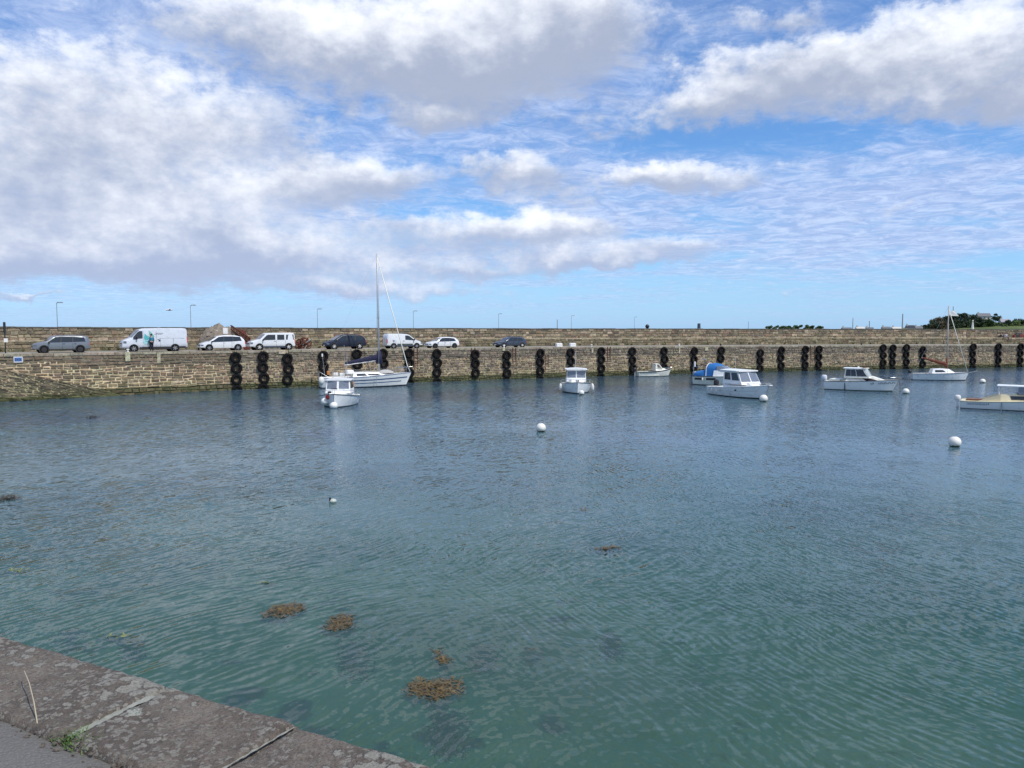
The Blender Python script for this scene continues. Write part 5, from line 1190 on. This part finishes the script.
# ------------------------------------------------------------ people
skin = material('skin', (.50,.30,.22), .6, vary=.03)
def sk(name, mat, joints, edges, parent=None, sub=2):
    me = bpy.data.meshes.new(name); me.from_pydata([j[0] for j in joints], edges, []); o = bpy.data.objects.new(name, me); COL.objects.link(o); me.materials.append(mat)
    if parent: o.parent = parent
    md = o.modifiers.new('skin', 'SKIN'); md.use_smooth_shade = True
    for v, j in zip(me.skin_vertices[0].data, joints): v.radius = (j[1], j[2] if len(j) > 2 else j[1])
    me.skin_vertices[0].data[0].use_root = True
    o.modifiers.new('sub', 'SUBSURF').levels = sub; o.modifiers[-1].render_levels = sub; return o
def person(loc, rz, label, shirt, trou, hairc, sit=False, hgt=1.72):
    k = hgt/1.75; V = lambda x, y, z: (x*k, y*k, z*k)     # faces -y
    if sit: hip, kn, an, to = .50, (-.46,.50), (-.50,.06), (-.66,.03)
    pel = V(0,0,.95 if not sit else .52); ches = V(0,.0,1.28 if not sit else .85); nk = V(0,.0,1.47 if not sit else 1.05); hd = V(0,-.02,1.60 if not sit else 1.18)
    ht = V(0,-.015,1.68 if not sit else 1.26); dz = 0 if not sit else -.43
    J = [(pel,.14*k,.10*k),(ches,.155*k,.10*k),(nk,.055*k),(hd,.078*k,.092*k),(ht,.065*k,.075*k)]; E = [(0,1),(1,2),(2,3),(3,4)]
    legs = []; arms = []
    for sd in (-1, 1):
        b = len(J); hipj = V(sd*.10,0,.88) if not sit else V(sd*.11,-.03,.50)
        knj = V(sd*.11,-.03,.50) if not sit else V(sd*.15,-.45,.50); ank = V(sd*.12,.0,.08) if not sit else V(sd*.16,-.48,.08); toe = V(sd*.13,-.14,.03) if not sit else V(sd*.17,-.62,.04)
        J += [(hipj,.085*k),(knj,.058*k),(ank,.038*k),(toe,.035*k)]; E += [(0,b),(b,b+1),(b+1,b+2),(b+2,b+3)]; legs.append([hipj, knj, ank])
        b = len(J); sh = V(sd*.185,0,1.40+dz); el_ = V(sd*.245,.02,1.12+dz); wr_ = V(sd*.23,-.16 if not sit else -.26,.92+dz+(0 if not sit else .06)); pm = V(sd*.225,-.22 if not sit else -.34,.88+dz+(0 if not sit else .05))
        J += [(sh,.052*k),(el_,.040*k),(wr_,.026*k),(pm,.034*k,.018*k)]; E += [(1,b),(b,b+1),(b+1,b+2),(b+2,b+3)]; arms.append([sh, el_, wr_])
        for q in range(5):
            f = len(J); off = (q-1.8)*.019; pv = Vector(pm); ln = (.05,.065,.07,.065,.05)[q]
            t1 = pv+Vector((sd*(-off), -ln*.6 if q else -.01, -.02))*k; t2 = t1+Vector((0, -ln*.35, -.035))*k
            J += [(tuple(t1),.009*k),(tuple(t2),.007*k)]; E += [(b+3,f),(f,f+1)]
    bo = sk('person', skin, J, E); bo.location = loc; bo.rotation_euler.z = rz; tag(bo, label, 'person')
    T_ = [(pel,.155*k,.115*k),(ches,.172*k,.118*k),(V(0,0,1.43+dz),.085*k)]; E = [(0,1),(1,2)]
    for a in arms:
        b = len(T_); T_ += [(a[0],.066*k),(a[1],.052*k),(a[2],.040*k)]; E += [(1,b),(b,b+1),(b+1,b+2)]
    sk('jacket', shirt, T_, E, bo, 1)
    T_ = [(pel,.150*k,.115*k)]; E = []
    for a in legs:
        b = len(T_); T_ += [(a[0],.098*k),(a[1],.074*k),(tuple(Vector(a[2])+Vector((0,0,.02))),.056*k)]; E += [(0,b),(b,b+1),(b+1,b+2)]
    sk('trousers', trou, T_, E, bo, 1)
    MB().ball((ht[0], ht[1]+.018*k, ht[2]-.02*k), .098*k, (.95,1.02,.92), 12, 8).build('hair', hairc, bo, smooth=True)
    MB().ball((hd[0], hd[1]-.10*k, hd[2]-.005), .016*k, (1,1,1.4), 8, 6).build('nose', skin, bo, smooth=True)
    for sd in (-1, 1):
        MB().ball((hd[0]+sd*.034*k, hd[1]-.083*k, hd[2]+.03*k), .012*k, (1,.6,.7), 8, 6).build('eye', blackp, bo, smooth=True)
        MB().ball((hd[0]+sd*.088*k, hd[1]+.01*k, hd[2]), .024*k, (.4,.8,1.2), 8, 6).build('ear', skin, bo, smooth=True)
        l_ = legs[0 if sd < 0 else 1][2]; MB().ball((l_[0], l_[1]-.06*k, l_[2]-.035*k), .06*k, (.8,2.1,.75), 10, 6).build('shoe', blackp, bo, smooth=True)
    return bo
hair1 = material('dark_hair', (.03,.02,.015), .8)
s, p = on_quay(152, .62); person(p, hdg(s)+R(200), 'person in a bright blue top and dark trousers standing beside the white panel van', material('blue_top', (.035,.20,.32), .8), material('dark_trousers', (.012,.016,.03), .85), hair1)
for px, lab, c, rz in ((1000.2, 'seated person in dark clothes on the sea wall ledge, left of the pair', (.02,.02,.025), 10), (1005.2, 'seated person in a pale grey top on the sea wall ledge, right of the pair', (.50,.50,.56), -12)):
    s = s_at(px, ROADW+.4); p = Pq(s, ROADW+.42)[0]; person(Vector((p.x, p.y, ledgez(s)+.03-.42)), hdg(s)+R(rz), lab, material('coat_%d' % int(px), c, .85), material('seated_trousers', (.02,.02,.03), .85), hair1, sit=True)
s = s_at(1017, ROADW+.35); p = Pq(s, ROADW+.35)[0]; bg_ = empty('bag_pile', (p.x, p.y, ledgez(s)+.03), hdg(s), label='dark red and black bags piled on the sea wall ledge at the right edge', cat='bags')
for k, (x, z_, c, dd) in enumerate(((-.75,.25,'r',(.5,.4,.5)),(-.2,.3,'b',(.8,.45,.6)),(.6,.3,'r',(.9,.45,.55)),(.15,.72,'b',(1.3,.4,.22)),(1.1,.25,'b',(.5,.4,.45)))):
    MB().box((x,0,z_), dd, random.uniform(-.2,.2), taper=.8).build('bag', redr if c == 'r' else blackp, bg_, bevel=.1)

# ------------------------------------------------------------ lamp posts and masts beyond the wall
LZ = 10.2
lamps = [(56.5,302.3,'leftmost tall street lamp beyond the sea wall'),(190.3,305,'street lamp beyond the sea wall at the rear of the panel van'),(317.2,308.8,'street lamp beyond the sea wall above the navy car nose'),(413.3,310.8,'street lamp beyond the sea wall between the yacht forestay and small hatchback'),(498.6,313.6,'street lamp beyond the sea wall above the dark grey hatchback'),(571.4,315.5,'street lamp beyond the sea wall above the white blocks'),(634.6,316.8,'faint street lamp beyond the sea wall right of centre')]
lp0 = None
for px, py, lab in lamps:
    D = (LZ-EYE)/ (ray(px, py).z/ray(px, py).y); P_ = atd(px, py, D)
    if lp0 is None:
        lp0 = empty('street_lamp'); MB().tube([(0,0,2.0),(0,0,6),(0,0,LZ-.1)], .07, 8, .045).build('pole', galv, lp0)
        MB().tube([(0,0,LZ-.12),(.35,0,LZ-.02),(.5,0,LZ)], .045, 6).build('arm', galv, lp0); hd_ = MB().box((.55,0,LZ), (.9,.26,.12), taper=.8).build('lamp_head', galv, lp0, bevel=.03)
        MB().box((.70,0,LZ-.10), (.6,.22,.03)).build('lens', glasspale, hd_); o = lp0
    else: o = copy_tree(lp0)
    o.location = (P_.x, P_.y, 0); tag(o, lab, 'street lamp', 'street lamps beyond the sea wall')
def pole(px, py, D, r, name, lab, cat, mat, cone=False):
    P_ = atd(px, py, D); r_ = empty(name, (P_.x, P_.y, 2), 0, label=lab, cat=cat); MB().tube([(0,0,0),(0,0,P_.z-2)], r, 8, r*(.15 if cone else .6)).build('shaft', mat, r_)
    return r_, P_.z-2
pole(557.3,319.6,200,.14,'mast','thin grey mast left of the street lamp above the white blocks','mast',galv)
pole(748.5,321.5,240,.10,'mast','thin short mast above the sea wall left of the low hedge','mast',galv)
r_, z_ = pole(853,318,330,.22,'mast','left grey mast above the far roofs','mast',galv); r_, z_ = pole(869.5,321,330,.24,'mast','short middle mast above the far roofs','mast',galv)
r_, z_ = pole(902.8,313.8,330,.34,'mast','tall thick right mast left of the wooded hill','mast',galv)
r_, z_ = pole(972.8,321,330,1.1,'beacon','slender pale stone beacon in front of the wooded hill','beacon',offwhite,True); MB().ball((0,0,z_), .3, (1,1,1.5)).build('top_mark', offwhite, r_)
r_, z_ = pole(699,323.4,170,.55,'beacon','small dark beacon tower on the sea wall line above the blue canopy','beacon',pgrey); MB().box((0,0,z_*.62), (1.5,1.5,1.2), taper=.8).build('cage', blackp, r_)
r_, z_ = pole(647.3,326.4,130,.25,'post','tiny dark post on the sea wall above the small open boat','post',blackp); MB().ball((0,0,z_), .35).build('knob', blackp, r_)
# gull
P_ = atd(169.5, 310, 90); g = MB(); g.ball((0,0,0), .12, (2.2,.8,.8), 10, 8); gm_ = material('gull_white', (.6,.62,.66), .7)
for sd in (-1, 1): g.loft([[Vector((x, sd*y, z)) for x, z in ((.12,0),(-.10,.01),(-.10,-.01))] for y, z in ((0.02,0),)]+[[Vector((.10+dx_, sd*y, zz)), Vector((-.10+dx_*1.5, sd*y, zz+.01)), Vector((-.10+dx_*1.5, sd*y, zz-.01))] for y, zz, dx_ in ((.30,.14,.03),(.62,.06,-.10))], True)
g.ball((.27,0,.03), .07, (1.1,.9,.9), 8, 6); g.tube([(.32,0,.02),(.41,0,0)], .018, 5, .005); g.tube([(-.2,0,0),(-.38,0,0)], .05, 4, .09)
tag(g.build('gull', gm_, smooth='auto', loc=P_, rz=R(20)), 'small white gull flying above the sea wall left of the second street lamp', 'gull')

# ------------------------------------------------------------ land beyond, hill at the right
lm = bpy.data.materials.new('coastal_grass'); lm.use_nodes = True; t = NT(lm.node_tree); p_ = t.n['Principled BSDF']; oc = t.new('ShaderNodeTexCoord').outputs['Object']
a, _ = t.noise(oc, .06, 5, .65); b, _ = t.noise(oc, .4, 5, .7); col = t.mix(t.rng(a, .35, .65), (.06,.09,.025), (.13,.155,.045)); col = t.mix(t.rng(b, .5, .75, 0, .6), col, (.05,.07,.02)); t.put(p_.inputs['Base Color'], col); p_.inputs['Roughness'].default_value = 1
HD = 420.0
def gx(px, D): return (px-512)/F*D
def land_z(x, y):
    z = 3.0+.4*mnoise.noise((x*.02, y*.02, 0))
    for cx_, cy_, rx, ry, hh_ in ((gx(960,HD), HD+20, 34, 50, 3.6),(gx(1040,HD), HD+20, 45, 60, 4.0),(gx(1110,HD), HD, 60, 60, 3)):
        z += hh_*math.exp(-((x-cx_)/rx)**2-((y-cy_)/ry)**2)
    return z
m = MB(); nx, ny = 110, 50; vs = []; fs = []
for i in range(nx+1):
    for j in range(ny+1):
        x = -260+900*i/nx; y = 125+620*(j/ny)**1.2+max(0, (x-60)*.15); z = land_z(x, y)
        if i in (0, nx) or j in (0, ny): z = -2
        vs.append((x, y, z))
for i in range(nx):
    for j in range(ny): k = i*(ny+1)+j; fs.append((k, k+ny+1, k+ny+2, k+1))
tag(m.add(vs, fs).build('far_land', lm, smooth=True), kind='structure')
bark = material('bark', (.09,.065,.045), .9, vary=.3)
leafm = {k: material('foliage_'+k, c, .8, vary=.45, scale=.6) for k, c in {'dark': (.028,.050,.020), 'green': (.055,.095,.028), 'brown': (.10,.075,.04), 'light': (.12,.17,.045)}.items()}
def tree(px, pytop, wpx, D, kind, lab, zb=None, n=900, shape='dome', name='tree', group=None, cat='tree', leaf=.42):
    P_ = atd(px, pytop, D); x = P_.x; zb = land_z(x, D)-.3 if zb is None else zb; H = P_.z-zb; w = wpx/F*D/2*(1.35 if D > 350 else 1.1)
    rt = empty(name, (x, D, zb), random.uniform(0, 6), label=lab, cat=cat, group=group)
    th = H*(.45 if shape != 'bush' else .2); tk = MB(); tk.tube([(0,0,0),(random.uniform(-.2,.2),0,th*.6),(random.uniform(-.3,.3),.1,th+H*.2)], max(.08, H*.035), 8, H*.012)
    for k in range(5):
        a = k*1.26+random.random(); tk.tube([(0,0,th*(.5+.1*k)), (math.cos(a)*w*.4, math.sin(a)*w*.4, th+H*.15), (math.cos(a)*w*.7, math.sin(a)*w*.7, th+H*.25)], H*.014, 5, H*.004)
    tk.build('trunk', bark, rt); m = MB(); nc = 12 if shape != 'bush' else 8
    for k in range(nc):
        a = random.uniform(0, 2*PI); rr = w*.68*random.random()**.5; zz = H*(random.uniform(.30, .90) if shape != 'bush' else random.uniform(.3, .85))
        prof = math.sqrt(max(.12, 1-((zz/H-.5)/.55)**2)); leafclump(m, (math.cos(a)*rr*prof, math.sin(a)*rr*prof, zz), w*random.uniform(.26, .42), n//nc, leaf, .75)
    leafclump(m, (0,0,H*.87), w*.3, n//8, leaf, .7)
    m.build('crown', leafm[kind], rt, fix=False); return rt
spots = [(925,325.5,10,'dark'),(932,321,14,'dark'),(939,317.5,14,'brown'),(946,316,13,'dark'),(943,322,14,'brown'),(952,314.8,13,'dark'),(959,313.5,14,'dark'),(966,313.5,13,'dark'),(973,315,13,'dark'),(979,318,12,'dark'),(951,321,14,'dark'),(960,320.5,15,'dark'),(969,321,14,'dark'),(936,325,12,'dark'),(931,326,10,'brown'),(978,323,12,'green')]
tw = {'dark':'dark evergreen', 'brown':'brownish', 'green':'green', 'light':'pale green'}
for k, (x, y, w, kd) in enumerate(spots):
    side = 'at the left tip of the wood' if x < 930 else ('on the left slope of the wood' if x < 944 else ('near the crest by the sailboat mast' if x < 957 else ('on the hill crest right of the mast' if x < 970 else 'at the right end beside the house')))
    row = 'front row' if y > 319.5 else 'back row'
    tree(x, y, w, HD+(0 if y < 319.5 else -12), kd, '%s %s tree %s' % (row, tw[kd], side), group='trees of the wood on the right hill', name='evergreen_tree')
tree(996, 313.4, 9, HD+5, 'dark', 'lone round tree standing between the two hill houses', n=700)
for x, y, w, kd, lab in ((985,323.5,10,'light','pale green bush below the larger hill house'),(992,321.5,9,'green','green bush left of the lower grey roofed house'),(1000,324,12,'green','green bush in front of the lower grey roofed house'),(1009,320.5,9,'dark','dark bush right of the lower grey roofed house'),(1014,321,12,'light','pale green bush right of the dark bush'),(1021,319.8,13,'dark','dark tree at the right edge of the photo'),(1030,321,14,'green','green tree just outside the right edge'),(1007,325.5,12,'light','low pale bush right of the pale beacon'),(980,325,10,'green','low green bush right of the pale beacon'),(980.5,318.2,10,'dark','dark bush hugging the left wall of the larger hill house'),(989,319,9,'green','green bush at the right corner of the larger hill house')):
    tree(x, y, w, HD-14, kd, lab, n=520, shape='bush', name='bush', cat='bush', group='bushes around the hill houses')
# low hedge seen over the wall, clump by clump
for k, x in enumerate(range(771, 824, 6)):
    tree(x, 325.3-(1.0 if x in (801, 807) else 0)+random.uniform(-.3,.3), 12, 300, 'green', ('%s bush of the low hedge showing over the sea wall' % ('leftmost','second','third','fourth','middle','fourth last','third last','second last','rightmost')[k]), zb=2.8, n=800, shape='bush', name='hedge_bush', cat='bush', group='bushes of the low hedge beyond the sea wall', leaf=.28)
wallp = material('pale_render', (.55,.53,.49), .85); slate = material('slate_roof', (.14,.145,.16), .7, vary=.2)
def house(px0, px1, pyr, pyb, D, lab, name='house', wm_=None, rm_=None, roofh=.45, group=None):
    a, b = atd(px0, pyr, D), atd(px1, pyb, D); w = b.x-a.x; H = a.z-b.z; xc = (a.x+b.x)/2; zb = b.z; d = w*.6
    rt = empty(name, (xc, D, zb-1.5), R(-8), label=lab, cat='house', group=group); hw = H*(1-roofh)+1.5
    MB().box((0,0,hw/2), (w*.94, d, hw)).build('wall', wm_ or wallp, rt)
    m = MB(); rh = H*roofh; e = .3; m.add([(-w/2,-d/2-e,hw),(w/2,-d/2-e,hw),(w/2,d/2+e,hw),(-w/2,d/2+e,hw),(-w/2,0,hw+rh),(w/2,0,hw+rh)], [(0,1,5,4),(2,3,4,5),(0,4,3),(1,2,5),(3,2,1,0)]); ro = m.build('roof', rm_ or slate, rt)
    MB().box((-w*.36,0,hw+rh+.2), (.7,.6,1.0)).build('chimney', wallp, ro)
    for k in (-1, 0, 1):
        f = MB().box((k*w*.28,-d/2-.02,hw-.9), (w*.13,.06,1.1)).build('window', offwhite, rt); MB().box((k*w*.28,-d/2-.06,hw-.9), (w*.10,.03,.9)).build('pane', glass, f)
house(977, 989, 313.2, 321, HD+6, 'larger grey house on the hill right of the dark trees', roofh=.4)
house(1000, 1009.5, 319.0, 325, HD-8, 'lower house with pale grey roof on the hill at right', rm_=material('pale_slate', (.30,.30,.34), .7), roofh=.5)
for k, (a, b, c) in enumerate(((842,851,327.4),(856,864,326.8),(866,873,327.2),(882,890,326.6),(892,901,326.9),(906,914,325.2),(915,922,326.2))):
    house(a, b, c, 329.5, 390, ('leftmost','second','third','fourth','fifth','second last','rightmost')[k]+' of the far low roofs above the sea wall left of the hill', roofh=.65, rm_=(slate, wallp, slate, slate, wallp, pnavy, slate)[k], group='far low houses beyond the sea wall')
